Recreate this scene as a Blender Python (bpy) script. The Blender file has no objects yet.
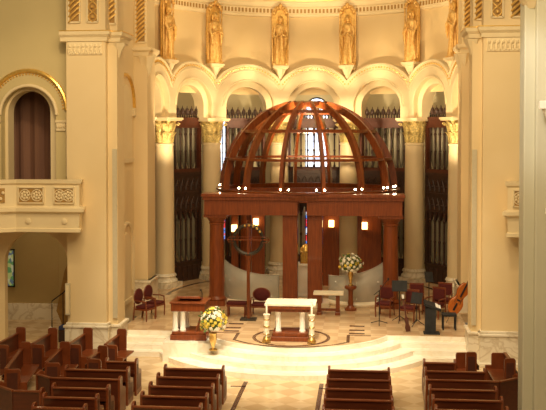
import bpy, bmesh, math, random
from mathutils import Vector, Matrix
random.seed(7)
PI = math.pi
C = bpy.context.scene.collection
S = .6          # height of the sanctuary floor above the nave floor

# ------------------------------------------------------------------ materials
def mat(name, col, rough=.5, metal=0., col2=None, scale=4., detail=4., bump=0., bscale=20., stretch=(1,1,1),
        emit=None, estr=0., trans=0., kind='noise', coat=0., spec=.5, alpha=1.):
    m = bpy.data.materials.new(name); m.use_nodes = True
    nt = m.node_tree; N = nt.nodes; L = nt.links
    b = N['Principled BSDF']
    b.inputs['Base Color'].default_value = (*col, 1); b.inputs['Roughness'].default_value = rough
    b.inputs['Metallic'].default_value = metal; b.inputs['Specular IOR Level'].default_value = spec
    b.inputs['Transmission Weight'].default_value = trans; b.inputs['Coat Weight'].default_value = coat
    b.inputs['Alpha'].default_value = alpha
    tc = N.new('ShaderNodeTexCoord'); mp = N.new('ShaderNodeMapping'); mp.inputs['Scale'].default_value = stretch
    L.new(tc.outputs['Object'], mp.inputs['Vector'])
    if col2 is not None:
        t = N.new('ShaderNodeTexNoise'); t.inputs['Scale'].default_value = scale; t.inputs['Detail'].default_value = detail
        if kind == 'vein': t.inputs['Distortion'].default_value = 1.5
        L.new(mp.outputs[0], t.inputs['Vector'])
        r = N.new('ShaderNodeValToRGB')
        e = r.color_ramp.elements
        if kind == 'vein':
            e[0].position = .44; e[0].color = (*col, 1); e[1].position = .56; e[1].color = (*col, 1)
            k = r.color_ramp.elements.new(.5); k.color = (*col2, 1)
        else:
            e[0].position = .3; e[0].color = (*col, 1); e[1].position = .7; e[1].color = (*col2, 1)
        L.new(t.outputs['Fac'], r.inputs['Fac']); L.new(r.outputs[0], b.inputs['Base Color'])
    if bump:
        t2 = N.new('ShaderNodeTexNoise'); t2.inputs['Scale'].default_value = bscale
        L.new(mp.outputs[0], t2.inputs['Vector'])
        bp = N.new('ShaderNodeBump'); bp.inputs['Strength'].default_value = bump; bp.inputs['Distance'].default_value = .05
        L.new(t2.outputs['Fac'], bp.inputs['Height']); L.new(bp.outputs[0], b.inputs['Normal'])
    if emit:
        b.inputs['Emission Color'].default_value = (*emit, 1); b.inputs['Emission Strength'].default_value = estr
    return m

M = {}
M['plaster'] = mat('cream_plaster', (.74,.58,.32), .7, col2=(.78,.62,.36), scale=.8)
M['trim'] = mat('cream_trim', (.82,.69,.43), .6, col2=(.78,.64,.39), scale=2.)
M['sage'] = mat('sage_plaster', (.58,.48,.24), .75, col2=(.62,.51,.26), scale=.7)
M['grey_plaster'] = mat('grey_plaster', (.50,.49,.38), .7, col2=(.54,.52,.40), scale=.8)
M['olive'] = mat('olive_plaster', (.60,.53,.33), .8, col2=(.64,.56,.36), scale=.7)
M['ochre'] = mat('ochre_plaster', (.70,.53,.27), .7, col2=(.74,.57,.31), scale=.6)
M['shaft'] = mat('shaft_marble', (.78,.64,.40), .4, col2=(.72,.58,.35), scale=1.6, stretch=(1,1,.35))
M['marble'] = mat('white_veined_marble', (.80,.73,.58), .3, col2=(.62,.53,.38), scale=1.3, detail=6, kind='vein')
M['step'] = mat('step_marble', (.93,.88,.76), .25, col2=(.88,.80,.65), scale=.9, detail=5, kind='vein')
M['white'] = mat('white_marble', (.92,.90,.84), .35, col2=(.86,.82,.72), scale=3)
M['cloth'] = mat('altar_cloth', (.88,.82,.66), .9, col2=(.84,.77,.60), scale=6)
M['wood'] = mat('red_mahogany', (.15,.031,.007), .38, col2=(.25,.060,.012), scale=3, stretch=(6,6,.6), coat=.25)
M['domewood'] = mat('dome_mahogany', (.11,.023,.005), .33, col2=(.22,.054,.010), scale=3, stretch=(5,5,1), coat=.3)
M['pew'] = mat('pew_oak', (.075,.016,.005), .4, col2=(.12,.026,.008), scale=3, stretch=(.6,5,5), coat=.2)
M['pewedge'] = mat('pew_edge_oak', (.15,.034,.009), .36, col2=(.21,.050,.013), scale=5, coat=.2)
M['inset'] = mat('pew_inset', (.07,.018,.010), .5, col2=(.10,.025,.012), scale=5)
M['dark'] = mat('dark_shaded_walnut', (.030,.014,.010), .5, col2=(.055,.022,.012), scale=6, bump=.3, bscale=14)
M['redwood'] = mat('screen_walnut', (.075,.020,.009), .5, col2=(.11,.028,.012), scale=6, bump=.2)
M['gold'] = mat('gilded', (.88,.58,.17), .42, .4, col2=(.62,.36,.08), scale=9, bump=.4, bscale=22)
M['brightgold'] = mat('bright_gilding', (.90,.60,.16), .3, .7, col2=(.75,.48,.12), scale=12)
M['pale_gold'] = mat('gilded_figure', (.88,.60,.22), .42, .35, col2=(.62,.34,.08), scale=8, bump=.6, bscale=16)
M['leaf'] = mat('capital_leaf_gilding', (.88,.68,.26), .42, .35, col2=(.36,.27,.09), scale=14, bump=.6, bscale=30)
M['umber'] = mat('umber_recess', (.34,.19,.05), .6, col2=(.44,.26,.07), scale=8)
M['pipe'] = mat('pale_pipe_metal', (.25,.22,.155), .45, .3, col2=(.20,.175,.12), scale=3)
M['velvet'] = mat('crimson_upholstery', (.075,.007,.007), .85, col2=(.105,.010,.009), scale=12)
M['chairwood'] = mat('chair_cherry', (.15,.034,.012), .35, col2=(.21,.05,.016), scale=6)
M['black'] = mat('black_lacquer', (.006,.006,.007), .75, col2=(.02,.02,.022), scale=5)
M['paper'] = mat('sheet_paper', (.85,.84,.80), .8, col2=(.8,.79,.75), scale=10)
M['cello'] = mat('amber_varnish', (.55,.17,.03), .25, col2=(.42,.10,.015), scale=4, stretch=(5,1,1), coat=.5)
M['frost'] = mat('frosted_glass', (.72,.72,.64), .35, col2=(.62,.62,.54), scale=2, alpha=.5, spec=.6)
M['chrome'] = mat('glass_edge', (.85,.85,.8), .2, .5, col2=(.7,.7,.66), scale=5)
M['lamp'] = mat('lamp_glow', (1,.9,.7), .5, emit=(1,.82,.5), estr=60)
M['lantern'] = mat('lantern_glow', (1,.85,.6), .5, emit=(1,.60,.20), estr=6)
M['curbglow'] = mat('lit_curb_marble', (.92,.84,.66), .3, col2=(.86,.76,.58), scale=2)
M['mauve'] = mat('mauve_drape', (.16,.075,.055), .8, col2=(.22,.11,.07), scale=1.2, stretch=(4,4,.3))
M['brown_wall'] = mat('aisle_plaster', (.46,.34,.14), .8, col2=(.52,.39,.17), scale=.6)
M['green'] = mat('leaf_green', (.07,.13,.03), .6, col2=(.14,.22,.05), scale=20)
M['yflower'] = mat('yellow_petal', (.85,.62,.06), .6, col2=(.9,.72,.15), scale=20)
M['wflower'] = mat('white_petal', (.88,.85,.72), .6, col2=(.8,.76,.62), scale=20)
M['inlay'] = mat('dark_inlay_marble', (.10,.05,.03), .2, col2=(.14,.07,.04), scale=5)
M['brass'] = mat('brass', (.75,.52,.18), .25, .8, col2=(.62,.42,.14), scale=8)
M['iron'] = mat('black_iron', (.03,.025,.02), .4, .4, col2=(.05,.04,.03), scale=8)
M['blue'] = mat('blue_cloth', (.04,.06,.16), .8, col2=(.05,.07,.2), scale=6)
M['speaker'] = mat('speaker_cream', (.52,.46,.32), .6, col2=(.56,.50,.35), scale=12)
M['wax'] = mat('candle_wax', (.95,.90,.76), .5, col2=(.9,.84,.7), scale=5)

def floor_mat(name, a, b, c, diag=True, rough=.18):
    m = bpy.data.materials.new(name); m.use_nodes = True
    nt = m.node_tree; N = nt.nodes; L = nt.links; p = N['Principled BSDF']; p.inputs['Roughness'].default_value = rough
    tc = N.new('ShaderNodeTexCoord'); mp = N.new('ShaderNodeMapping')
    if diag: mp.inputs['Rotation'].default_value = (0,0,PI/4)
    mp.inputs['Location'].default_value = (.13,.07,.013)
    L.new(tc.outputs['Object'], mp.inputs['Vector'])
    ch = N.new('ShaderNodeTexChecker'); ch.inputs['Scale'].default_value = 1.9
    ch.inputs['Color1'].default_value = (*a,1); ch.inputs['Color2'].default_value = (*b,1)
    L.new(mp.outputs[0], ch.inputs['Vector'])
    no = N.new('ShaderNodeTexNoise'); no.inputs['Scale'].default_value = 1.2; no.inputs['Detail'].default_value = 5
    L.new(tc.outputs['Object'], no.inputs['Vector'])
    mx = N.new('ShaderNodeMix'); mx.data_type = 'RGBA'; mx.inputs[7].default_value = (*c,1)
    mr = N.new('ShaderNodeMapRange'); mr.inputs[1].default_value = .45; mr.inputs[2].default_value = .75; mr.inputs[4].default_value = .75
    L.new(no.outputs['Fac'], mr.inputs[0]); L.new(mr.outputs[0], mx.inputs[0]); L.new(ch.outputs[0], mx.inputs[6])
    # wide bands across
    sp = N.new('ShaderNodeSeparateXYZ'); L.new(tc.outputs['Object'], sp.inputs[0])
    md = N.new('ShaderNodeMath'); md.operation = 'PINGPONG'; md.inputs[1].default_value = .55; L.new(sp.outputs['Y'], md.inputs[0])
    gt = N.new('ShaderNodeMath'); gt.operation = 'GREATER_THAN'; gt.inputs[1].default_value = .47; L.new(md.outputs[0], gt.inputs[0])
    ml = N.new('ShaderNodeMath'); ml.operation = 'MULTIPLY'; ml.inputs[1].default_value = .5; L.new(gt.outputs[0], ml.inputs[0])
    m2 = N.new('ShaderNodeMix'); m2.data_type = 'RGBA'; m2.inputs[7].default_value = (*b,1)
    L.new(ml.outputs[0], m2.inputs[0]); L.new(mx.outputs[2], m2.inputs[6])
    L.new(m2.outputs[2], p.inputs['Base Color'])
    return m
M['navefloor'] = floor_mat('nave_marble_tiles', (.78,.60,.37), (.64,.46,.26), (.72,.55,.33))
M['sancfloor'] = floor_mat('sanctuary_marble_tiles', (.68,.50,.30), (.56,.39,.22), (.50,.34,.19), diag=False, rough=.14)

def glass_mat(name, colors, estr, lead=True, sx=6., sz=3.):
    m = bpy.data.materials.new(name); m.use_nodes = True
    nt = m.node_tree; N = nt.nodes; L = nt.links; p = N['Principled BSDF']
    tc = N.new('ShaderNodeTexCoord'); mp = N.new('ShaderNodeMapping'); mp.inputs['Scale'].default_value = (sx,1,sz)
    L.new(tc.outputs['Object'], mp.inputs['Vector'])
    v = N.new('ShaderNodeTexVoronoi'); v.inputs['Scale'].default_value = 1.
    L.new(mp.outputs[0], v.inputs['Vector'])
    sp = N.new('ShaderNodeSeparateColor'); L.new(v.outputs['Color'], sp.inputs[0])
    r = N.new('ShaderNodeValToRGB'); r.color_ramp.interpolation = 'CONSTANT'
    e = r.color_ramp.elements; e[0].color = (*colors[0],1); e[1].position = 1./len(colors); e[1].color = (*colors[1],1)
    for i in range(2, len(colors)):
        k = e.new(i/len(colors)); k.color = (*colors[i],1)
    L.new(sp.outputs[0], r.inputs['Fac']); L.new(r.outputs[0], p.inputs['Base Color'])
    L.new(r.outputs[0], p.inputs['Emission Color']); p.inputs['Emission Strength'].default_value = estr
    return m
M['daylight'] = glass_mat('pale_leaded_glass', [(.75,.85,1.),(.95,.97,1.),(.6,.72,.95),(.85,.9,1.)], 2.6)
M['stained'] = glass_mat('stained_glass', [(.05,.10,.6),(.7,.04,.04),(.85,.85,.9),(.1,.25,.7),(.75,.1,.1)], 1.1, sx=9, sz=5)
M['greenglass'] = glass_mat('green_glass', [(.10,.25,.08),(.4,.45,.15),(.1,.15,.2),(.5,.5,.3)], .35, sx=9, sz=7)

# ------------------------------------------------------------------ mesh builder
class MB:
    def __init__(s): s.bm = bmesh.new()
    def face(s, pts):
        try: return s.bm.faces.new([s.bm.verts.new(p) for p in pts])
        except Exception: return None
    def box(s, x0,x1,y0,y1,z0,z1, T=None):
        P = [Vector(p) for p in ((x0,y0,z0),(x1,y0,z0),(x1,y1,z0),(x0,y1,z0),(x0,y0,z1),(x1,y0,z1),(x1,y1,z1),(x0,y1,z1))]
        if T is not None: P = [T @ p for p in P]
        v = [s.bm.verts.new(p) for p in P]
        for f in ((3,2,1,0),(4,5,6,7),(0,1,5,4),(1,2,6,5),(2,3,7,6),(3,0,4,7)): s.bm.faces.new([v[i] for i in f])
        return s
    def bar(s, p, q, w, h=None):
        h = h or w; p = Vector(p); q = Vector(q); d = q-p; l = d.length
        T = Matrix.Translation(p) @ d.to_track_quat('Z','Y').to_matrix().to_4x4()
        return s.box(-w/2,w/2,-h/2,h/2,0,l,T)
    def grid(s, rows, closed=False, caps=False):
        V = [[s.bm.verts.new(p) for p in r] for r in rows]
        n = len(V[0])
        for i in range(len(V)-1):
            for j in range(n if closed else n-1):
                k = (j+1) % n
                try: s.bm.faces.new((V[i][j],V[i][k],V[i+1][k],V[i+1][j]))
                except Exception: pass
        if caps:
            for r in (V[0][::-1], V[-1]):
                try: s.bm.faces.new(r)
                except Exception: pass
        return s
    def lathe(s, prof, c=(0,0,0), n=20, T=None, fn=None, sx=1, sy=1):
        rows = []
        for r, z in prof:
            row = []
            for k in range(n):
                a = 2*PI*k/n; rr = r if fn is None else fn(r, z, a)
                p = Vector((c[0]+rr*math.cos(a)*sx, c[1]+rr*math.sin(a)*sy, c[2]+z))
                row.append(T @ p if T is not None else p)
            rows.append(row)
        return s.grid(rows, True, True)
    def tube(s, pts, r, n=8, closed=False):
        pts = [Vector(p) for p in pts]; m = len(pts); rows = []
        rr = r if isinstance(r,(list,tuple)) else [r]*m
        up = Vector((0,0,1)); last = None
        for i, p in enumerate(pts):
            a = pts[(i-1)%m] if (closed or i>0) else p; b = pts[(i+1)%m] if (closed or i<m-1) else p
            d = (b-a).normalized()
            if last is None:
                u = d.cross(up)
                if u.length < .02: u = d.cross(Vector((0,1,0)))
            else: u = last - d*last.dot(d)
            if u.length < 1e-4: u = d.cross(Vector((1,0,0)))
            u.normalize(); last = u.copy(); w = u.cross(d)
            rows.append([p + (u*math.cos(2*PI*k/n) + w*math.sin(2*PI*k/n))*rr[i] for k in range(n)])
        if closed: rows.append(rows[0])
        return s.grid(rows, True, not closed)
    def ball(s, c, r, n=10, sc=(1,1,1), T=None):
        m = max(4, n//2+1)
        prof = [(max(r*math.sin(PI*i/m), .0005), -r*math.cos(PI*i/m)) for i in range(m+1)]
        rows = []
        for rr, z in prof:
            row = []
            for k in range(n):
                a = 2*PI*k/n
                p = Vector((rr*math.cos(a)*sc[0], rr*math.sin(a)*sc[1], z*sc[2]))
                if T is not None: p = T @ p
                row.append(p + Vector(c))
            rows.append(row)
        return s.grid(rows, True, True)
    def prism(s, poly, z0, z1, T=None, axis='z'):
        def mk(a, b, z):
            p = Vector((a,b,z)) if axis=='z' else (Vector((a,z,b)) if axis=='y' else Vector((z,a,b)))
            return T @ p if T is not None else p
        A = [s.bm.verts.new(mk(a,b,z0)) for a,b in poly]; B = [s.bm.verts.new(mk(a,b,z1)) for a,b in poly]
        n = len(A)
        try: s.bm.faces.new(A[::-1]); s.bm.faces.new(B)
        except Exception: pass
        for i in range(n):
            j = (i+1)%n; s.bm.faces.new((A[i],A[j],B[j],B[i]))
        return s
    def sweep(s, path, prof, closed=False):
        """profile [(outward, z)] swept along a horizontal path with mitred corners; outward is to the right of travel"""
        n = len(path); rows = []
        for i in range(n):
            p = Vector((*path[i],0))
            a = Vector((*path[i-1],0)) if (i>0 or closed) else None
            b = Vector((*path[(i+1)%n],0)) if (i<n-1 or closed) else None
            d1 = (p-a).normalized() if a is not None else (b-p).normalized()
            d2 = (b-p).normalized() if b is not None else d1
            n1 = Vector((d1.y,-d1.x,0)); n2 = Vector((d2.y,-d2.x,0)); m = (n1+n2).normalized()
            k = 1/max(.3, m.dot(n1))
            rows.append([(p.x+m.x*o*k, p.y+m.y*o*k, z) for o,z in prof])
        if closed: rows.append(rows[0])
        return s.grid(rows, True, not closed)
    def build(s, name, m, parent=None, bevel=0, smooth=False, loc=None):
        bmesh.ops.recalc_face_normals(s.bm, faces=s.bm.faces[:])
        me = bpy.data.meshes.new(name); s.bm.to_mesh(me); s.bm.free()
        me.materials.append(m)
        if smooth:
            for p in me.polygons: p.use_smooth = True
        o = bpy.data.objects.new(name, me); C.objects.link(o)
        if parent: o.parent = parent
        if loc: o.location = loc
        if smooth:
            try: me.set_sharp_from_angle(angle=math.radians(40))
            except Exception: pass
        if bevel:
            b = o.modifiers.new('bevel','BEVEL'); b.width = bevel; b.segments = 2; b.limit_method = 'ANGLE'
        return o

def tag(o, label=None, cat=None, group=None, kind=None):
    if label: o['label'] = label
    if cat: o['category'] = cat
    if group: o['group'] = group
    if kind: o['kind'] = kind
    return o
def thing(name, label, cat, loc=(0,0,0), rz=0, group=None):
    o = bpy.data.objects.new(name, None); C.objects.link(o); o.location = loc; o.rotation_euler = (0,0,rz)
    o.empty_display_size = .2
    return tag(o, label, cat, group)
def struct(o, label=None, cat='wall'):
    o['kind'] = 'structure'; o['label'] = label or o.name.replace('_',' '); o['category'] = cat
    return o
def copy_tree(o, loc=None, rz=None, label=None, group=None, parent=None):
    c = o.copy(); C.objects.link(c)
    if parent: c.parent = parent
    if loc: c.location = loc
    if rz is not None: c.rotation_euler = (0,0,rz)
    if label: c['label'] = label
    if group: c['group'] = group
    for ch in [x for x in kids.get(o.name, [])] or list(o.children):
        copy_tree(ch, parent=c)
    return c
kids = {}

# ------------------------------------------------------------------ floors and steps
m = MB(); m.box(-16,16,-2,29.6,-.3,0); m.box(-16,-6.3,29.6,34,-.3,0)
m.box(6.3,16,29.6,34,-.3,0)
struct(m.build('floor', M['navefloor']), 'pale patterned marble floor of the nave', 'floor')

def arc(cx, cy, r, a0, a1, n=40):
    return [(cx+r*math.cos(math.radians(a0+(a1-a0)*i/n)), cy+r*math.sin(math.radians(a0+(a1-a0)*i/n))) for i in range(n+1)]
PCY = 30.6
def plat_outline(r, yf, xs=5.75):
    """front edge of one step: straight wings with a round bulge in the middle"""
    pts = [(-xs, yf)]
    a = math.degrees(math.asin(min(1,(PCY-yf)/r)))
    # soft flare where the bulge meets the straight wings
    pts += arc(0, PCY, r, 180+a, 360-a, 48)
    pts += [(xs, yf)]
    return pts
levels = [(4.85, 28.15, 0, .15), (4.35, 28.5, .15, .30), (3.85, 28.85, .30, .45), (3.35, 29.2, .45, S)]
for i, (r, yf, z0, z1) in enumerate(levels):
    o = plat_outline(r, yf)
    poly = o + [(5.75, 30.9), (-5.75, 30.9)]
    m = MB(); m.prism(poly, z0, z1)
    nm = ['lowest', 'second', 'third', 'top'][i]
    st = m.build('step_%d' % (i+1), M['step']); struct(st, '%s bowed pale marble step of the sanctuary' % nm, 'step')
# sanctuary floor fan, just at S + thin
m = MB()
o = [(-5.72, 29.26)] + arc(0, PCY, 3.29, 180+math.degrees(math.asin((PCY-29.26)/3.29)), 360-math.degrees(math.asin((PCY-29.26)/3.29)), 48) + [(5.72, 29.26)]
m.prism(o + [(5.72,33.0),(6.3,33.0),(6.3,35)] + arc(0,35.35,9.4,0,180,48) + [(-6.3,35),(-6.3,33.0),(-5.72,33.0)], .3, S+.012)
struct(m.build('floor_sanctuary', M['sancfloor']), 'glossy inlaid marble floor of the sanctuary', 'floor')
m = MB(); m.box(-3.95,-2.42,27.55,29.3,.0,S+.004)
struct(m.build('step_5', M['step']), 'square marble block of the platform under the pulpit', 'step')

# dark inlay lines in the floor
def ring(cx, cy, r0, r1, a0, a1, z, h=.006, n=60):
    m = MB(); A = arc(cx,cy,r0,a0,a1,n); B = arc(cx,cy,r1,a0,a1,n)
    rows = [[(A[i][0],A[i][1],z),(B[i][0],B[i][1],z),(B[i][0],B[i][1],z+h),(A[i][0],A[i][1],z+h)] for i in range(n+1)]
    m.grid(rows, True, True); return m
F = S+.012
inl = [ring(-.02,28.6,1.13,1.24,0,360,F), ring(0,36.0,5.5,5.66,75,182,F), ring(0,36.0,5.5,5.66,-2,75,F),
       ring(0,29.6,2.28,2.36,222,318,F)]
for sx in (-1,1):
    inl += [MB().box(sx*1.78-.05,sx*1.78+.05,28.05,29.1,F,F+.006), MB().box(*sorted((sx*1.78,sx*2.5)),29.06,29.12,F,F+.006)]
    for y in (29.35,29.85,30.5): inl.append(MB().box(*sorted((sx*1.8,sx*2.3)),y-.09,y+.09,F,F+.006))
    inl += [MB().box(sx*1.08-.06,sx*1.08+.06,19,25.55,.0,.006)]
    inl += [MB().box(*sorted((sx*1.02,sx*1.45)),25.0,25.08,.0,.006)]
for i, mm in enumerate(inl):
    struct(mm.build('trim_%d' % (i+1), M['inlay']), 'dark marble inlay line in the floor', 'floor inlay')

# ------------------------------------------------------------------ apse arcade
YC = 35.35; RC = 6.62; RF = 6.19; RO = 7.1; RU = 6.75
COLT = [-90,-68.3,-42.8,-14.0,14.0,42.8,68.3,90]
ZS = 7.78; ZC = 8.33
def P(r, th, z): return Vector((r*math.sin(th), YC+r*math.cos(th), z))
BW = 1.49
def bay_geo(i):
    t0, t1 = math.radians(COLT[i]), math.radians(COLT[i+1])
    tc = (t0+t1)/2; w = (t1-t0)/2*RC
    return tc, w, w/BW
m = MB(); mb = MB(); mg = MB()
for i in range(7):
    tc, w, k = bay_geo(i)
    a, b, A = .90, 1.17, 1.90
    q = lambda x, z, r: P(r, tc+x*k/RC, z)
    ph = [PI*j/28 for j in range(29)]
    def outer(f):
        c_, s_ = math.cos(f), math.sin(f)
        x, z = A*c_, A*s_
        if abs(x) > BW: x, z = math.copysign(BW,c_), BW*abs(s_/c_) if abs(c_)>1e-6 else A
        return x, z
    # recessed inner order, step, face, hood, soffit
    rows = []
    for f in ph:
        c_, s_ = math.cos(f), math.sin(f); ox, oz = outer(f)
        rows.append([q(a*c_,ZC+a*s_,RO), q(a*c_,ZC+a*s_,RF+.24), q(b*c_,ZC+b*s_,RF+.24), q(b*c_,ZC+b*s_,RF), q(ox,ZC+oz,RF)])
    m.grid(rows)
    hood = []
    for f in ph:
        c_, s_ = math.cos(f), math.sin(f)
        if abs(A*c_) <= BW+.001: hood.append((A*c_, ZC+A*s_))
    hood = [(BW, ZC+math.sqrt(A*A-BW*BW))] + hood + [(-BW, ZC+math.sqrt(A*A-BW*BW))]
    m.grid([[q(x,z,RF), q(x,z,RU+.05)] for x,z in hood])
    # stilts down to the capitals
    for sg in (-1,1):
        m.grid([[q(sg*a,z,RO), q(sg*a,z,RF+.24), q(sg*b,z,RF+.24), q(sg*b,z,RF), q(sg*BW,z,RF)] for z in (ZS,ZC)])
        m.grid([[q(sg*a,ZS,RF+.24), q(sg*b,ZS,RF+.24), q(sg*b,ZS,RF), q(sg*BW,ZS,RF)],[q(sg*a,ZS,RO), q(sg*b,ZS,RO), q(sg*b,ZS,RO), q(sg*BW,ZS,RO)]])
    # back of the arcade wall above the openings
    m.grid([[q(a*math.cos(f),ZC+a*math.sin(f),RO), q(outer(f)[0],12.0,RO)] for f in ph])
    # moulding rolls on the face
    for rr, t, tgt in ((A-.03,.06,mb),(1.62,.035,mb),(b+.03,.045,mb)):
        pts = []
        for j in range(49):
            f = PI*j/48; x, z = rr*math.cos(f), rr*math.sin(f)
            if abs(x) <= BW-.01: pts.append(q(x, ZC+z, RF-.01))
        tgt.tube(pts, t, 6)
    # gilded bead course
    for j in range(41):
        f = PI*j/40; x, z = 1.74*math.cos(f), 1.74*math.sin(f)
        if abs(x) <= BW-.03: mg.ball(q(x, ZC+z, RF-.005), .042, 6)
struct(m.build('wall_apse_arcade', M['trim'], smooth=True), 'cream arcade wall of seven round arches around the apse')
struct(mb.build('trim_30', M['trim'], smooth=True), 'cream roll mouldings around the apse arches', 'moulding')
struct(mg.build('trim_31', M['brightgold']), 'gilded bead course along the apse arches', 'moulding')
# upper drum wall and cornice
ths = [math.radians(-92+184*j/72) for j in range(73)]
m = MB(); m.grid([[P(RU,t,8.9), P(RU,t,16)] for t in ths])
struct(m.build('wall_apse', M['ochre'], smooth=True), 'warm ochre curved wall above the apse arches')
m = MB()
prof = [(0,12.47),(.10,12.50),(.10,12.60),(.14,12.62),(.14,12.88),(.26,12.94),(.30,13.12),(.36,13.14),(.36,13.26),(0,13.28)]
m.grid([[P(RU-o,t,z) for o,z in prof] for t in ths])
struct(m.build('trim_32', M['trim'], smooth=True), 'cream dentilled cornice around the apse', 'cornice')
m = MB(); mg = MB()
for j in range(120):
    t = math.radians(-89+178*j/119)
    if min(abs(math.degrees(t)-c) for c in COLT) < 2.6: continue
    T = Matrix.Translation(P(RU-.14,t,12.75)) @ Matrix.Rotation(-t,4,'Z')
    m.box(-.045,.045,-.02,.01,-.09,.09,T)
struct(m.build('trim_33', M['umber']), 'dark dentil slots of the apse cornice', 'cornice')
m = MB(); m.grid([[P(RU-.37,t,z) for z in (13.19,13.235)]+[P(RU-.3,t,13.25)] for t in ths])
struct(m.build('trim_34', M['brightgold']), 'thin gilded line on the apse cornice', 'cornice')
# ambulatory behind the columns
RA = 9.1
m = MB(); m.grid([[P(RA,t,S-.2), P(RA,t,13)] for t in [math.radians(-100+200*j/60) for j in range(61)]])
struct(m.build('wall_ambulatory', M['olive'], smooth=True), 'olive plaster wall of the passage behind the apse')
m = MB(); m.grid([[P(RO-.05,t,12.0), P(RA,t,13)] for t in [math.radians(-100+200*j/60) for j in range(61)]])
struct(m.build('ceiling_ambulatory', M['olive']), 'plain ceiling of the passage behind the apse', 'ceiling')
# windows in the ambulatory wall
def window(nm, th, z0, z1, w, label, split):
    T = Matrix.Translation(P(RA-.06, math.radians(th), 0)) @ Matrix.Rotation(-math.radians(th),4,'Z')
    root = bpy.data.objects.new(nm, None); C.objects.link(root); root.matrix_world = T
    struct(root, label, 'window')
    def arch(hw, zz0, zz1, n=16): return [(-hw,zz0),(hw,zz0)] + [(hw*math.cos(PI*k/n), zz1-hw+hw*math.sin(PI*k/n)) for k in range(n+1)]
    g = MB(); g.prism(arch(w/2, split, z1), 0,.02, axis='y'); g.build('upper_pane', M['daylight'], root)
    if split > z0:
        g = MB(); g.box(-w/2,w/2,0,.02,z0,split); g.build('stained_pane', M['stained'], root)
    f = MB()
    for x in (-w/2,-w/6,w/6,w/2): f.box(x-.02,x+.02,-.05,.0,z0,z1-w*.35)
    z = z0
    while z < z1-.2: f.box(-w/2,w/2,-.04,.0,z-.015,z+.015); z += .42
    pts = [(w/2*math.cos(PI*k/16), -.02, z1-w/2+w/2*math.sin(PI*k/16)) for k in range(17)]
    f.tube(pts,.04,6)
    f.build('window_frame', M['iron'], root)
window('window_1', 0, 1.7, 8.85, 1.1, 'tall leaded window behind the centre of the dome', 4.6)
window('window_2', -30.5, 2.0, 8.0, .7, 'narrow bright window behind the left organ screen', 4.6)

# ------------------------------------------------------------------ columns
def leafcap(mb_, z0, z1, r0, r1, n, lean=.10):
    for k in range(n):
        a = 2*PI*k/n
        rows = []
        for j in range(6):
            u = j/5; r = r0+(r1-r0)*u*u + lean*max(0,u-.6)*1.4; z = z0+(z1-z0)*(u if u<.9 else .88)
            hw = .105*math.sin(PI*(.25+.62*u))*(r0/.4+.1)
            row = []
            for s_ in (-1,-.4,.4,1):
                aa = a+s_*hw/r0; rr = r+.03*(1-s_*s_)
                row.append((rr*math.cos(aa), rr*math.sin(aa), z))
            rows.append(row)
        mb_.grid(rows)
def make_column():
    root = thing('marble_column', 'x', 'column', (0,0,0))
    m = MB(); m.box(-.56,.56,-.56,.56,0,.18)
    m.lathe([(.55,.18),(.58,.24),(.55,.32),(.49,.36),(.48,.42),(.53,.47),(.50,.54),(.45,.58)], n=28)
    m.build('base', M['marble'], root, smooth=True)
    m = MB(); m.lathe([(.445,.56),(.44,1.5),(.43,3.5),(.41,5.6),(.395,5.98),(.43,6.0),(.43,6.06),(.39,6.09)], n=28)
    m.build('shaft', M['shaft'], root, smooth=True)
    cap = MB(); cap.lathe([(.38,6.08),(.39,6.5),(.47,6.85),(.55,7.05)], n=24)
    c = cap.build('capital', M['leaf'], root, smooth=True)
    lf = MB(); leafcap(lf,6.12,6.6,.40,.49,10); leafcap(lf,6.48,7.0,.43,.58,10)
    for sx in (-1,1):
        for sy in (-1,1):
            pts = [(sx*(.44+.05*math.cos(t)*(1-t/9)), sy*(.44+.05*math.cos(t)*(1-t/9)), 6.88+.075*math.sin(t)*(1-t/9)) for t in [j*.6 for j in range(12)]]
            lf.tube(pts,.03,5)
    lf.build('acanthus_leaves', M['leaf'], c)
    m = MB(); m.box(-.56,.56,-.56,.56,7.03,7.08); m.box(-.60,.60,-.60,.60,7.08,7.17)
    m.build('abacus', M['trim'], root, bevel=.012)
    return root
names = ['cream marble column at the left end of the apse, half hidden by the wall',
 'cream marble column behind the two red armchairs, left of the pale organ pipes',
 'cream marble column just left of the domed canopy',
 'cream marble column seen through the left half of the dome',
 'cream marble column seen through the right half of the dome',
 'cream marble column just right of the domed canopy, above the red chairs',
 'cream marble column beside the tilted amber double bass',
 'cream marble column at the right end of the apse, behind the pier']
col = make_column()
for i, t in enumerate(COLT):
    p = P(RC, math.radians(t), S+.012); th = -math.radians(t)
    if i == 0: col.location = p; col.rotation_euler = (0,0,th); col['label'] = names[0]; col['group'] = 'marble columns of the apse'
    else: copy_tree(col, p, th, names[i], 'marble columns of the apse')

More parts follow.
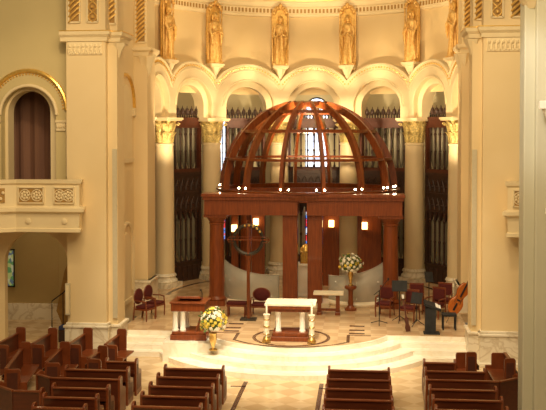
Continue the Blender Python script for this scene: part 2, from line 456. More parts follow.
# ------------------------------------------------------------------ organ screens between the columns
def make_screen(hw, pipes, label, th):
    root = thing('organ_screen', label, 'organ screen', P(RC+.28, math.radians(th), S+.012), -math.radians(th), 'carved organ screens between the apse columns')
    D = M['dark']; Rw = M['redwood']  # lower tiers take the darker walnut, their shade put into the colour
    # all heights local to the sanctuary floor
    m = MB(); m.box(-hw,hw,-.12,.12,0,.78)
    n = max(3, int(hw*2/.3))
    for k in range(n):
        x = -hw+(k+.5)*2*hw/n; m.box(x-.10,x+.10,-.15,-.12,.12,.66)
    m.box(-hw,hw,-.16,.14,.78,.86)
    m.build('base_panel', D, root)
    for x in (-hw+.06, hw-.06): MB().box(x-.06,x+.06,-.14,.1,.86,4.7).build('lower_stile', D, root)
    m = MB(); m.box(-hw,hw,-.1,.1,3.1,4.75); m.box(-hw,hw,-.15,.12,4.66,4.8); m.box(-hw,hw,-.14,.12,3.85,3.93)
    for k in range(n):      # pointed tracery on the middle band
        x = -hw+(k+.5)*2*hw/n; w = hw/n*.85
        for zb, hh in ((3.2,.5),(4.0,.5)):
            m.tube([(x-w,-.12,zb),(x-w,-.12,zb+hh*.4),(x-w*.5,-.12,zb+hh*.8),(x,-.12,zb+hh),(x+w*.5,-.12,zb+hh*.8),(x+w,-.12,zb+hh*.4),(x+w,-.12,zb)],.02,4)
            m.ball((x,-.12,zb+hh*.4),.05,6)
        # drop finials hanging over the pipes
        m.prism([(x-w,3.12),(x-w*.9,2.75),(x-w*.3,3.02),(x,3.12),(x+w*.3,3.02),(x+w*.9,2.75),(x+w,3.12)],-.08,.0,axis='y')
    m.build('tracery_band', D, root)
    m = MB()
    for x in (-hw+.06, hw-.06): m.box(x-.06,x+.06,-.14,.1,4.8,6.8)
    m.box(-hw,hw,-.12,.1,6.75,7.16); m.box(-hw,hw,-.18,.12,7.1,7.2); m.box(-hw,hw,-.15,.12,6.75,6.82)
    m.box(-hw,hw,-.14,.12,4.8,4.95)
    m.build('upper_frame', Rw, root)
    # turned colonnettes in front of each pipe tier
    for z0, z1, mm_ in ((.86,3.1,D),(4.95,6.75,Rw)):
        for k in range(1, n):
            x = -hw+k*2*hw/n; h = z1-z0
            c = MB(); c.lathe([(.045,0),(.055,.05),(.032,.12),(.038,h*.4),(.06,h*.43),(.03,h*.46),(.035,h*.8),(.07,h*.84),(.03,h*.88),(.06,h)], c=(x,-.1,z0), n=8)
            c.build('colonnette', D, root, smooth=True)
            if z0 > 4: # little gothic head brackets
                pass
    # pipes
    if pipes:
        npipe = n+1 if n<6 else n
        for z0, z1 in ((.86,3.12),(4.95,6.76)):
            for k in range(npipe):
                x = -hw+.14+(k+.5)*(2*hw-.28)/npipe; r = (2*hw-.28)/npipe*.42
                c = MB(); c.lathe([(.02,0),(r*.5,.12),(r,.35),(r,z1-z0-.01)], c=(x,.12,z0), n=12)
                c.build('organ_pipe', M['pipe'], root, smooth=True)
    # finials
    m = MB(); kx = int(hw*2/.14)
    for k in range(kx+1):
        x = -hw+.04+k*(2*hw-.08)/kx; big = k % 2 == 0
        if big: m.lathe([(.05,7.2),(.03,7.3),(.075,7.36),(.10,7.47),(.07,7.58),(.025,7.62),(.01,7.72)], c=(x,0,0), n=8)
        else: m.lathe([(.04,7.2),(.04,7.3),(.055,7.36),(.01,7.5)], c=(x,0,0), n=6)
    m.build('cresting', D, root, smooth=True)
    return root
scr = ['carved dark screen in the narrow gap at the far left of the apse',
 'dark carved organ screen with pale pipes behind the red armchairs, left side',
 'dark carved organ screen left of the dome, seen partly through its ribs',
 'carved open screen in front of the bright leaded window, behind the dome',
 'dark carved organ screen right of the dome, seen partly through its ribs',
 'dark carved organ screen with pale pipes behind the music stands, right side',
 'carved dark screen in the narrow gap at the far right of the apse']
for i in range(7):
    t0, t1 = COLT[i], COLT[i+1]
    hw = RC*math.sin(math.radians((t1-t0)/2)) - (.70 if i == 2 else .36)
    make_screen(hw, i != 3, scr[i], (t0+t1)/2 + (1.2 if i == 2 else 0))

# ------------------------------------------------------------------ gilded statues on the apse wall
def make_statue(var=0):
    r = thing('gilded_statue', 'x', 'statue', (0,0,0), 0, 'gilded statues around the apse')
    # faces local -Y ; z=0 at the top of the corbel
    rnd = random.Random(var)
    folds = lambda rr, z, a: rr*(1+(.10*math.sin(a*9+z*1.5+var)+.05*math.sin(a*17))*(1 if z<1.55 else .2))
    m = MB()
    m.lathe([(.27,0),(.28,.1),(.25,.4),(.22,.8),(.20,1.1),(.22,1.35),(.245,1.6),(.25,1.74),(.17,1.84),(.075,1.88),(.07,1.96)], n=28, fn=folds, sy=.72)
    # arms folded to the chest, sleeves hanging
    for sx in (-1,1):
        m.tube([(sx*.24,-.02,1.72),(sx*.30,-.04,1.45),(sx*.27,-.14,1.22),(sx*.12,-.24,1.34),(sx*.03,-.25,1.42)],[.085,.085,.085,.06,.04],8)
        m.tube([(sx*.24,-.14,1.22),(sx*.23,-.16,1.0),(sx*.20,-.15,.75)],[.08,.07,.02],6)
        for k in range(4): m.tube([(sx*.04,-.25,1.38+k*.02),(sx*.012,-.27,1.44+k*.02),(0,-.26,1.50+k*.02)],.012,4)
    body = m.build('robed_figure', M['pale_gold'], r, smooth=True)
    m = MB(); m.ball((0,-.03,2.06),.125,12,(.85,.95,1.15)); m.ball((0,-.155,2.05),.022,5,(1,1.2,1.6))
    for sx in (-1,1): m.ball((sx*.04,-.14,2.085),.018,5); 
    m.ball((0,-.142,1.99),.022,5,(1.4,.6,.5))
    m.build('head', M['pale_gold'], r, smooth=True)
    m = MB(); m.ball((0,.02,2.10),.14,10,(.95,.95,1.08)); 
    for sx in (-1,1): m.tube([(sx*.11,0,2.1),(sx*.13,0,1.98),(sx*.11,-.02,1.84)],[.05,.045,.02],6)
    m.build('hair', M['gold'], r, smooth=True)
    m = MB()
    for sx in (-1,1):       # folded wings either side
        pl = [(sx*.12,1.75),(sx*.26,1.95),(sx*.36,1.8),(sx*.38,1.3),(sx*.34,.7),(sx*.27,.25),(sx*.22,.6),(sx*.16,1.3)]
        m.prism(pl if sx>0 else pl[::-1], .10,.16, axis='y')
        for k in range(5): m.tube([(sx*(.20+.03*k),.09,1.7-.1*k),(sx*(.30+.012*k),.09,1.1-.15*k),(sx*.28,.09,.35+.02*k)],.016,4)
    m.build('folded_wings', M['gold'], r, smooth=True)
    # canopied niche behind
    m = MB()
    pts = [(.37*math.cos(PI*k/14), .02, 2.28+.42*math.sin(PI*k/14)) for k in range(15)]
    m.tube([(.35,.02,0)]+pts+[(-.35,.02,0)],.035,6)
    for k in range(7):
        a = PI*(k+.5)/7; m.ball((.30*math.cos(a),-.05,2.3+.34*math.sin(a)),.085,8,(1,.8,1))
    m.ball((0,-.08,2.72),.09,8)
    m.box(-.36,.36,-.16,.1,-.04,.05)
    m.build('niche_canopy', M['pale_gold'], r, smooth=True)
    m = MB()
    poly = [(-.33,0),(.33,0)]+[(.33*math.cos(PI*k/12), 2.3+.33*math.sin(PI*k/12)) for k in range(13)]
    m.prism(poly,.12,.2,axis='y'); m.build('niche_back', M['gold'], r)
    m = MB(); m.box(-.36,.36,-.26,.3,-.14,-.04); m.box(-.31,.31,-.22,.3,-.2,-.14)
    m.lathe([(.02,-.66),(.07,-.62),(.09,-.56),(.17,-.42),(.24,-.26),(.28,-.2)], n=14, fn=lambda rr,z,a: rr*(1+.12*math.sin(a*8)), sy=.9)
    m.build('corbel', M['trim'], r, smooth=True)
    return r
slab = ['gilded winged statue at the far left of the apse, beside the pier',
 'gilded robed statue second from the left on the apse wall',
 'gilded robed statue left of the dome, above the second arch valley',
 'gilded robed statue above the dome, just left of its top',
 'gilded robed statue above the dome, just right of its top',
 'gilded robed statue right of the dome, above the arch valley',
 'gilded robed statue second from the right on the apse wall',
 'gilded winged statue at the far right of the apse, beside the pier']
st0 = make_statue(1); st1 = make_statue(4)
for i, t in enumerate(COLT):
    p = P(RF+.16, math.radians(t), 10.25); th = -math.radians(t)
    src = st0 if i % 2 == 0 else st1
    if i < 2: src.location = p; src.rotation_euler = (0,0,th); src['label'] = slab[i]
    else: copy_tree(src, p, th, slab[i])

# ------------------------------------------------------------------ piers, side walls, transept walls (both sides)
def filigree(parent, x0, x1, z0, z1, y, mtl, twist=False, name='gilded_panel', T=None):
    """recessed panel with raised scroll or spiral ornament, facing -Y"""
    T = T or Matrix.Identity(4)
    m = MB(); m.box(x0,x1,y,y+.02,z0,z1,T); b = m.build(name, M['umber'], parent)
    m = MB(); w = x1-x0
    def tt(pts, r):
        m.tube([T @ Vector(p) for p in pts], r, 5)
    if twist:
        z = z0
        while z < z1-.02:
            z2 = z+w*.9
            pts = [(x0+w*u, y-.02-.05*math.sin(PI*u), min(z1, z+w*.9*u)) for u in (0,.25,.5,.75,1)]
            tt(pts, .035); z += .17
    else:
        z = z0
        while z < z1:
            for sx in (-1,1):
                pts = [(x0+w*.5+sx*w*.42*math.sin(PI*u), y-.02, min(z1,z+.32*u)) for u in (0,.2,.4,.6,.8,1)]
                tt(pts,.022)
            m.ball(T @ Vector((x0+w/2,y-.03,min(z1,z+.16))),.055,6); z += .32
    m.build('scrollwork', mtl, b, smooth=True)
    f = MB()
    for a_, b_ in (((x0,z0),(x0,z1)),((x1,z0),(x1,z1)),((x0,z0),(x1,z0))):
        f.bar(T @ Vector((a_[0],y-.01,a_[1])), T @ Vector((b_[0],y-.01,b_[1])), .05,.05)
    f.build('panel_border', M['trim'], b)
    return b

for side, sx in (('left',-1),('right',1)):
    def X(a, b): return tuple(sorted((sx*a, sx*b)))
    # chancel pier facing the nave
    root = bpy.data.objects.new('wall_%s_pier' % side, None); C.objects.link(root)
    struct(root, 'square cream pier with marble foot on the %s of the sanctuary' % side, 'pier')
    m = MB(); m.box(*X(5.85,7.12),28.0,29.4,1.0,16.5); m.box(*X(5.55,5.88),28.25,29.1,1.0,10.0); m.box(*X(6.0,7.3),29.4,29.9,0,16.5)
    m.build('pier_shaft', M['plaster'], root)
    m = MB(); m.box(*X(5.56,5.70),28.19,28.25,1.2,6.6); m.build('pilaster_strip', M['speaker'], root)
    m = MB(); m.box(*X(5.78,7.2),27.92,29.45,0,.92); m.box(*X(5.48,5.95),28.17,29.2,0,.92)
    m.box(*X(5.74,7.24),27.88,29.5,.92,1.0); m.box(*X(5.44,5.95),28.12,29.24,.92,1.0); m.box(*X(5.8,7.17),27.95,29.4,1.0,1.08)
    m.box(*X(5.72,7.26),27.84,29.5,0,.12)
    m.build('pier_foot', M['marble'], root, bevel=.02)
    # frieze of leaves under the ledge
    m = MB(); m.box(*X(5.95,7.05),27.96,28.0,9.58,9.98)
    fr = m.build('leaf_frieze', M['trim'], root)
    m = MB()
    for k in range(8):
        x = sx*(6.02+k*.138)
        m.ball((x,27.95,9.86),.05,8,(1,.7,1.2)); m.ball((x,27.95,9.73),.045,6,(.6,.6,1.6)); m.ball((x+.03,27.95,9.63),.035,6)
        m.tube([(x-.05,27.94,9.62),(x-.05,27.93,9.78),(x-.02,27.92,9.88)],.014,4)
    m.build('carved_leaves', M['leaf'] if False else M['trim'], fr, smooth=True)
    # ledge, mitred round the pier
    pth = [(sx*7.3,28.0),(sx*5.85,28.0),(sx*5.85,28.25),(sx*5.5,28.25),(sx*5.5,29.3),(sx*6.3,29.3)]
    if sx > 0: pth = pth[::-1]
    m = MB(); m.sweep(pth, [(-.02,9.98),(.06,10.0),(.08,10.12),(.16,10.2),(.18,10.3),(-.02,10.32)])
    m.build('ledge', M['trim'], root)
    m = MB(); m.sweep(pth, [(.18,10.305),(.19,10.31),(.19,10.335),(.14,10.335)]); m.build('gilded_line', M['brightgold'], root)
    # carved bracket capital on the return
    m = MB(); m.lathe([(.04,9.45),(.12,9.55),(.16,9.7),(.26,9.85),(.32,9.98)], c=(sx*5.62,28.5,0), n=14, fn=lambda rr,z,a: rr*(1+.12*math.sin(a*8)))
    m.build('bracket_capital', M['trim'], root, smooth=True)
    filigree(root, *X(6.66,7.02), 10.6, 16.2, 27.98, M['gold'], True)
    filigree(root, *X(6.08,6.42), 10.6, 16.2, 27.98, M['gold'], False)
    m = MB(); m.box(*X(5.6,6.1),28.5,29.3,10.3,16.5); m.build('upper_return', M['plaster'], root)
    Tr = Matrix.Translation((sx*5.58,28.85,0))@Matrix.Rotation(sx*-PI/2*0,4,'Z')
    filigree(root, *X(5.65,6.0), 10.6, 16.2, 28.48, M['gold'], True)
    # column loudspeakers on the outer edge
    lsp = thing('column_loudspeaker', 'tall narrow cream loudspeaker on the outer edge of the %s pier' % side, 'loudspeaker', (sx*7.06,27.84,1.35), 0)
    m = MB(); m.box(-.07,.07,-.06,.07,0,1.0); m.build('housing', M['speaker'], lsp, bevel=.01)
    m = MB(); m.box(-.05,.05,-.068,-.06,.05,.95); m.build('grille', M['trim'], lsp)
    # chancel side wall with gilded niches
    m = MB(); m.box(*X(6.3,6.7),29.4,34.6,0,16.5); struct(m.build('wall_%s' % side, M['plaster']), 'cream side wall of the sanctuary on the %s' % side)
    for zc, hh, g in ((8.1,1.12,True),(3.0,.8,False)):
        nr = bpy.data.objects.new('trim_%d' % (40+(sx>0)*4+(zc<5)), None); C.objects.link(nr)
        struct(nr, '%s round-headed niche on the %s sanctuary wall' % ('gold-edged' if g else 'plain', side), 'niche')
        yc = 32.1; rr = 1.12 if g else .85
        pts = [(sx*6.27, yc+rr, zc-(.3 if g else 1.7))]+[(sx*6.27, yc+rr*math.cos(PI*k/24), zc+rr*math.sin(PI*k/24)) for k in range(25)]+[(sx*6.27, yc-rr, zc-(.3 if g else 1.7))]
        m = MB(); m.tube(pts, .07, 6); m.build('arch_moulding', M['brightgold'] if g else M['trim'], nr, smooth=True)
        pts2 = [(yc+(rr-.35)*math.cos(PI*k/20), zc+(rr-.35)*math.sin(PI*k/20)) for k in range(21)]
        m = MB(); m.prism([(yc-rr+.35,zc-1.9),(yc+rr-.35,zc-1.9)]+pts2, sx*6.26, sx*6.30, axis='x'); m.build('niche_face', M['trim'], nr)
        m = MB()
        for q_ in ((-1,1) if g else ()): m.box(*X(6.2,6.3), yc+q_*(rr-.1)-.12, yc+q_*(rr-.1)+.12, zc-.35, zc-.05)
        m.box(*X(6.2,6.3), yc-rr+.2, yc+rr-.2, zc-2.05, zc-1.9)
        m.build('impost', M['trim'], nr)
    # apse pier
    root = bpy.data.objects.new('wall_%s_apse_pier' % side, None); C.objects.link(root)
    struct(root, 'narrow cream pier at the %s mouth of the apse' % side, 'pier')
    m = MB(); m.box(*X(5.78,6.9),33.3,34.55,S,16.5); m.build('pier_shaft', M['plaster'], root)
    m = MB(); m.box(*X(5.68,6.4),33.2,34.6,S,1.6); m.box(*X(5.64,6.4),33.16,34.64,1.5,1.6); m.build('pier_foot', M['marble'], root, bevel=.02)
    pth = [(sx*6.3,33.3),(sx*5.78,33.3),(sx*5.78,34.6)]
    if sx > 0: pth = pth[::-1]
    m = MB(); m.sweep(pth, [(-.02,9.95),(.06,10.0),(.08,10.12),(.18,10.2),(.2,10.3),(-.02,10.32)]); m.build('ledge', M['trim'], root)
    m = MB(); m.lathe([(.05,9.2),(.14,9.35),(.2,9.55),(.28,9.8),(.34,9.98)], c=(sx*5.85,33.5,0), n=14, fn=lambda rr,z,a: rr*(1+.14*math.sin(a*8)))
    m.build('bracket_capital', M['trim'], root, smooth=True)
    filigree(root, *X(5.84,6.2), 10.5, 16.2, 33.28, M['gold'], True)
    # --- transept end wall with upper door-arch and lower arch
    root = bpy.data.objects.new('wall_%s_transept' % side, None); C.objects.link(root)
    struct(root, 'sage coloured transept wall on the %s with a round arch above a balcony' % side)
    YW = 28.6
    def wall_arch(y, xa, xb, z0, z1, cx, r, zc, zb, mtl, nm, thick, par):
        """wall slab with a round-headed opening"""
        m = MB()
        n = 24
        def g(yy):
            pass
        angs = [PI*k/n for k in range(n+1)]
        for yy in (y, y+thick):
            rows = []
            for f in angs:
                c_, s_ = math.cos(f), math.sin(f)
                # ray to the rectangle
                tX = ((xb-cx) if c_>0 else (cx-xa))/max(abs(c_),1e-6); tZ = (z1-zc)/max(s_,1e-6); t = min(tX,tZ)
                rows.append([(cx+r*c_,yy,zc+r*s_),(cx+t*c_,yy,zc+t*s_)])
            m.grid(rows)
            # fill the corners
            for ex, sgn in ((xb,1),(xa,-1)):
                a_ = math.atan2(z1-zc, abs(ex-cx))
                fk = [f for f in angs]
                th_ = a_ if sgn>0 else PI-a_
                lo = max([f for f in angs if f<=th_]); hi = min([f for f in angs if f>=th_]+[PI])
                def pt(f):
                    c_, s_ = math.cos(f), math.sin(f)
                    tX = ((xb-cx) if c_>0 else (cx-xa))/max(abs(c_),1e-6); tZ = (z1-zc)/max(s_,1e-6); t = min(tX,tZ)
                    return (cx+t*c_,yy,zc+t*s_)
                if hi>lo: m.face([pt(lo),(ex,yy,z1),pt(hi)])
            for e0, e1 in ((xa,cx-r),(cx+r,xb)):
                m.face([(e0,yy,zb),(e1,yy,zb),(e1,yy,zc),(e0,yy,zc)])
            if zb > z0: m.face([(xa,yy,z0),(xb,yy,z0),(xb,yy,zb),(xa,yy,zb)])
        out = [(cx-r,zb)]+[(cx+r*math.cos(f),zc+r*math.sin(f)) for f in angs[::-1]]+[(cx+r,zb)]
        m.grid([[(x,y,z),(x,y+thick,z)] for x,z in out])
        return m.build(nm, mtl, par)
    cxu = sx*8.60
    wall_arch(YW, *X(7.1,13), 4.6, 16.5, cxu, .92, 7.7, 4.8, M['sage'], 'upper_wall', .35, root)
    wall_arch(YW+.35, *X(7.1,13), 4.6, 16.5, cxu+sx*.10, .72, 7.78, 4.8, M['trim'], 'inner_jamb', .5, root)
    cxl = sx*8.35
    wall_arch(YW-.05, *X(7.1,13), 0, 4.6, cxl, 1.06, 2.85, 0, M['plaster'], 'lower_wall', .25, root)
    m = MB(); m.tube([(cxu+1.28*math.cos(PI*k/30), YW-.02, 7.85+1.28*math.sin(PI*k/30)) for k in range(31)], .07, 8)
    m.build('gilded_hood_moulding', M['brightgold'], root, smooth=True)
    m = MB()
    for k in range(34):
        f = PI*(k+.5)/34; m.ball((cxu+1.17*math.cos(f), YW-.01, 7.85+1.17*math.sin(f)), .035, 6)
    m.build('gilded_beads', M['gold'], root, smooth=True)
    m = MB(); m.tube([(cxu+.95*math.cos(PI*k/30), YW-.02, 7.7+.95*math.sin(PI*k/30)) for k in range(31)], .055, 8)
    for q_ in (-1,1):
        m.box(*sorted((cxu+q_*.92,cxu+q_*1.3)), YW-.08,YW,7.45,7.52); m.box(*sorted((cxu+q_*.95,cxu+q_*1.25)), YW-.05,YW,7.18,7.45)
        m.lathe([(.07,5.7),(.07,7.6)], c=(cxu+q_*1.33,YW-.03,0), n=10)
        for k in range(4): m.ball((cxu+q_*(.99+.075*k),YW-.06,7.32),.035,6,(1,1,1.8))
    m.build('impost_carving', M['trim'], root, smooth=True)
    # dim room behind the upper arch
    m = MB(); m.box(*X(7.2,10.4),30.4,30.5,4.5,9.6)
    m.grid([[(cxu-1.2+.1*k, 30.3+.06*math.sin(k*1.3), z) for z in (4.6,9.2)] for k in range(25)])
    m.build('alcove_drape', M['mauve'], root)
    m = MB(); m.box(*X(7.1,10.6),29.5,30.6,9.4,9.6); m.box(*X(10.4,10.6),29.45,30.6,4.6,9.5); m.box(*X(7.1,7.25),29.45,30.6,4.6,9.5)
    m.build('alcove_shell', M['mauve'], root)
    # aisle behind the lower arch
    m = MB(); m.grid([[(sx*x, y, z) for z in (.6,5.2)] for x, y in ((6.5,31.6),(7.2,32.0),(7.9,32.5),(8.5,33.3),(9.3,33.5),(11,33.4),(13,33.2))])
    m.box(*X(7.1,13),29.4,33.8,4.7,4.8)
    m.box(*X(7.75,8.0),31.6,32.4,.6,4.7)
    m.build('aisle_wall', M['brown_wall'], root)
    m = MB(); m.prism([(6.6,0),(8.25,0),(8.6,.8),(8.3,2.2),(7.7,3.6),(7.3,4.6),(6.6,4.7)] if sx>0 else [(-6.6,0),(-6.6,4.7),(-7.3,4.6),(-7.7,3.6),(-8.3,2.2),(-8.6,.8),(-8.25,0)], 31.2, 31.4, axis='y'); m.build('aisle_shade_panel', M['umber'], root)  # dark sheet standing in for the buttress shadow over the aisle's inner half
    m = MB(); m.grid([[(sx*x, y-.06, z) for z in (0,.6)]+[(sx*x,y,.62)] for x, y in ((6.5,31.6),(7.2,32.0),(7.9,32.5),(8.5,33.3),(9.3,33.5),(11,33.4),(13,33.2))])
    m.box(*X(7.7,8.05),31.55,32.45,0,.62)
    m.build('aisle_wainscot', M['marble'], root)
    # balcony
    bal = bpy.data.objects.new('balcony', None); C.objects.link(bal)
    tag(bal, 'cream stone balcony with gilded scroll panels above the dim left arch' if sx < 0 else 'end of a cream stone balcony jutting out beside the marble-footed right pier', 'balcony', 'carved balconies either side of the nave')
    pth = [(sx*6.68,27.99),(sx*6.50,27.25),(sx*8.5,27.25),(sx*11.5,25.3)]
    if sx < 0: pth2 = pth[::-1]
    else: pth2 = pth
    prof = [(0,4.02),(.05,4.04),(.05,4.14),(.0,4.16),(.03,4.6),(.16,4.68),(.16,4.78),(.08,4.8),(.02,4.84),(.02,5.5),(.08,5.55),(.1,5.66),(-.22,5.66),(-.22,4.02)]
    # outward must point to the nave on both sides
    m = MB(); m.sweep(pth2, prof)
    m.build('parapet', M['trim'], bal)
    m = MB()
    m.prism([(sx*6.6,27.4),(sx*8.5,27.4),(sx*11.3,25.5),(sx*12.9,25.5),(sx*12.9,28.53),(sx*7.32,28.53),(sx*7.3,27.9),(sx*6.6,27.9)], 4.14, 4.7)
    m.build('balcony_floor', M['trim'], bal)
    for a_, b_ in ((7.62,8.38),(6.66,7.24)):
        p = MB(); p.box(*X(a_,b_),27.19,27.24,4.96,5.4); pp = p.build('gilded_panel', M['umber'], bal)
        m = MB(); c0 = (a_+b_)/2
        for q_ in (-1,1):
            for k in range(7):
                a0 = 2*PI*k/7; cx_ = sx*c0+q_*(b_-a_)*.25
                m.ball((cx_+.10*math.cos(a0),27.18,5.18+.10*math.sin(a0)),.045,6,(1,.5,1))
            m.ball((cx_,27.18,5.18),.05,6)
            m.tube([(cx_+(.17)*math.cos(t),27.18,5.18+.18*math.sin(t)) for t in [k*.55 for k in range(12)]],.018,5)
        m.build('scrollwork', M['pale_gold'] if False else M['trim'], pp, smooth=True)
        f = MB()
        for e in (4.94,5.42): f.box(*X(a_-.03,b_+.03),27.16,27.24,e-.02,e+.02)
        for e in (a_-.02,b_+.02): f.box(*X(e-.02,e+.02),27.16,27.24,4.94,5.42)
        f.build('panel_border', M['trim'], pp)
    dv = Vector((sx*3.0,-1.95,0)).normalized(); 
    Tf = Matrix.Translation((sx*8.5,27.25,0)) @ Matrix.Rotation(math.atan2(dv.y, dv.x) if sx>0 else math.atan2(-dv.y,-dv.x),4,'Z')
    xx = (.35,1.1) if sx>0 else (-1.1,-.35)
    m = MB(); m.box(*xx,-.06,0,4.96,5.4,Tf); pp = m.build('gilded_panel', M['umber'], bal)
    m = MB()
    for k in range(10): m.ball(Tf @ Vector((xx[0]+.06+k*.07,-.07,5.18+.1*math.sin(k*2.2))),.055,6,(1,1,1))
    m.build('scrollwork', M['trim'], pp, smooth=True)
    m = MB()
    for x in (8.1,6.95): m.lathe([(.085,0),(.09,.03),(.03,.05)], T=Matrix.Translation((sx*x,27.23,4.38))@Matrix.Rotation(PI/2,4,'X'), n=14)
    m.build('roundel', M['gold'] if False else M['trim'], bal, smooth=True)

# front crossing pier close to the camera on the right, post under the gallery on the left
root = bpy.data.objects.new('wall_right_front_pier', None); C.objects.link(root); struct(root, 'grey nearby pier at the right edge, lit by daylight on one corner', 'pier')
m = MB(); m.box(6.08,6.9,20.8,21.7,0,16.5); m.box(5.85,6.12,21.0,21.6,0,16.5); m.box(6.36,7.6,20.6,21.3,0,16.5)
m.build('pier_shaft', M['grey_plaster'], root, bevel=.03)
m = MB(); m.lathe([(.12,9.9),(.2,10.0),(.3,10.15),(.42,10.25),(.42,10.4)], c=(6.02,21.1,0), n=14, fn=lambda rr,z,a: rr*(1+.1*math.sin(a*8)))
m.build('bracket_capital', M['trim'], root, smooth=True)
m = MB()
m.tube([(6.34+.62-.62*math.cos(a), 20.55, 8.0+2.0*math.sin(a)) for a in [PI*k/40 for k in range(21)]], .05, 6)
m.build('gilded_hood_moulding', M['brightgold'], root, smooth=True)
m = MB(); m.box(6.1,6.6,20.4,20.62,7.62,7.8); m.lathe([(.05,7.3),(.12,7.45),(.2,7.62)], c=(6.35,20.55,0), n=12); m.box(6.25,6.6,20.45,20.62,5.3,5.42); m.box(6.3,6.6,20.5,20.62,5.2,5.3)
m.build('impost_carving', M['white'], root, bevel=.01)
m = MB(); m.box(-8.0,-6.93,21.9,22.1,0,4.0)
struct(m.build('wall_left_gallery_post', M['trim'], bevel=.02), 'cream post at the far left edge beside the pews', 'post')

# window, stair rail and blue cloth seen through the left arch
wr = bpy.data.objects.new('window_4', None); C.objects.link(wr); wr.location = (-11.15,33.3,0); struct(wr, 'narrow green stained-glass window in the left aisle','window')
m = MB(); m.box(-.16,.16,0,.02,1.3,2.65); m.build('stained_pane', M['greenglass'], wr)
m = MB(); m.box(-.2,-.16,-.03,.02,1.25,2.7); m.box(.16,.2,-.03,.02,1.25,2.7); m.box(-.2,.2,-.03,.02,2.65,2.7); m.box(-.2,.2,-.03,.02,1.25,1.3); m.build('window_frame', M['iron'], wr)

# ------------------------------------------------------------------ the domed canopy
DX, DY, DZ, DR = 0, 37.0, 4.86, 3.5
can = thing('domed_canopy', 'red mahogany canopy with an open ribbed dome over the tabernacle', 'canopy', (0,37.0,S+.012))
W, DW = M['wood'], M['domewood']
def L_(y): return y-37.0
for sx in (-1,1):
    for yy, nm in ((33.95,'front_column'),(38.9,'rear_column')):
        xx = sx*(3.27 if yy<35 else 2.75)
        m = MB(); m.box(xx-.36,xx+.36,L_(yy)-.36,L_(yy)+.36,0,.18); m.lathe([(.34,.18),(.36,.24),(.32,.30),(.30,.34)], c=(xx,L_(yy),0), n=20)
        b = m.build('column_base', W, can, smooth=True)
        m = MB(); m.lathe([(.29,.33),(.29,1.2),(.265,3.05),(.30,3.08),(.30,3.13),(.27,3.15)], c=(xx,L_(yy),0), n=24)
        m.build(nm, W, can, smooth=True)
        m = MB(); m.lathe([(.27,3.14),(.31,3.2),(.38,3.3),(.42,3.35)], c=(xx,L_(yy),0), n=24); m.box(xx-.44,xx+.44,L_(yy)-.4,L_(yy)+.4,3.34,3.44)
        m.build('column_capital', W, can, smooth=True)
    # front beam, in two halves with a gap in the middle
    xs = sorted((sx*.17,sx*3.68))
    m = MB(); m.box(*xs,L_(33.5),L_(34.35),3.44,4.12); m.box(*sorted((sx*.15,sx*3.73)),L_(33.43),L_(34.35),4.0,4.12); m.box(*sorted((sx*.14,sx*3.78)),L_(33.38),L_(34.4),4.12,4.24)
    m.build('front_beam', W, can, bevel=.012)
    m = MB(); m.box(*sorted((sx*3.0,sx*3.5)),L_(34.35),L_(37.3),3.5,4.2); m.bar((sx*3.25,L_(37.2),3.85),(sx*2.75,L_(39.3),3.85),.4,.68); m.build('side_beam', W, can)
    m = MB(); m.box(*sorted((sx*.19,sx*.74)),L_(33.65),L_(34.15),.16,3.44)
    m.build('inner_pillar', W, can, bevel=.012)
    m = MB(); m.box(*sorted((sx*.26,sx*.67)),L_(33.62),L_(33.66),.35,3.3); m.build('pillar_panel', W, can)
    # wooden posts and panels inside
    m = MB(); m.box(*sorted((sx*2.03,sx*2.2)),L_(34.55),L_(34.75),.1,3.5); m.build('slender_post', M['domewood'], can)
    for x0_, x1_, y_ in (((.55,1.25,38.6),(2.15,3.0,37.3)) if sx>0 else ((1.95,2.6,38.6),(2.92,3.2,37.3))):
        m = MB(); m.box(*sorted((sx*x0_,sx*x1_)),L_(y_),L_(y_)+.15,0,3.5); m.build('rear_panel', W, can, bevel=.01)
m = MB(); m.box(-2.9,2.9,L_(39.0),L_(39.25),3.5,4.15); m.build('rear_beam', W, can)
# circular rim
m = MB(); A = arc(0,0,3.72,0,360,72)
prof = [(3.35,3.95),(3.6,3.98),(3.62,4.2),(3.74,4.24),(3.74,4.30),(3.3,4.30)]
m.grid([[(r*math.cos(2*PI*k/72), r*math.sin(2*PI*k/72), z) for r,z in prof] for k in range(73)], True)
m.build('dome_rim', M['domewood'], can, smooth=True)
# ribs: curved boxes
z0 = 4.26
for k in range(14):
    a = math.radians(12.86+k*360/14) - PI/2
    rows = []
    for j in range(19):
        f = math.radians(78)*j/18
        ca, sa = math.cos(f), math.sin(f)
        for_r = []
        for dr, dt in ((.13,-.065),(.13,.065),(-.13,.065),(-.13,-.065)):
            rr = (DR+dr)*ca; z = z0+(DR+dr)*sa
            t = dt*(1 if j<14 else .8)
            for_r.append((rr*math.cos(a)-t*math.sin(a), rr*math.sin(a)+t*math.cos(a), z))
        rows.append(for_r)
    m = MB(); m.grid(rows, True, True); m.build('dome_rib', DW, can)
for zr, hh, wd in ((5.48,.05,.13),(6.58,.06,.13),(7.35,.06,.10)):
    r = math.sqrt(DR*DR-(zr-z0)**2)
    m = MB(); m.grid([[(rr*math.cos(2*PI*k/72), rr*math.sin(2*PI*k/72), z) for rr,z in ((r-wd,zr-hh),(r+wd,zr-hh),(r+wd,zr+hh),(r-wd,zr+hh))] for k in range(73)], True)
    m.build('dome_ring', DW, can, smooth=True)
m = MB(); m.grid([[(rr*math.cos(2*PI*k/48), rr*math.sin(2*PI*k/48), z) for rr,z in ((.62,7.66),(.85,7.60),(.88,7.74),(.62,7.80))] for k in range(49)], True)
m.build('crown_ring', DW, can, smooth=True)
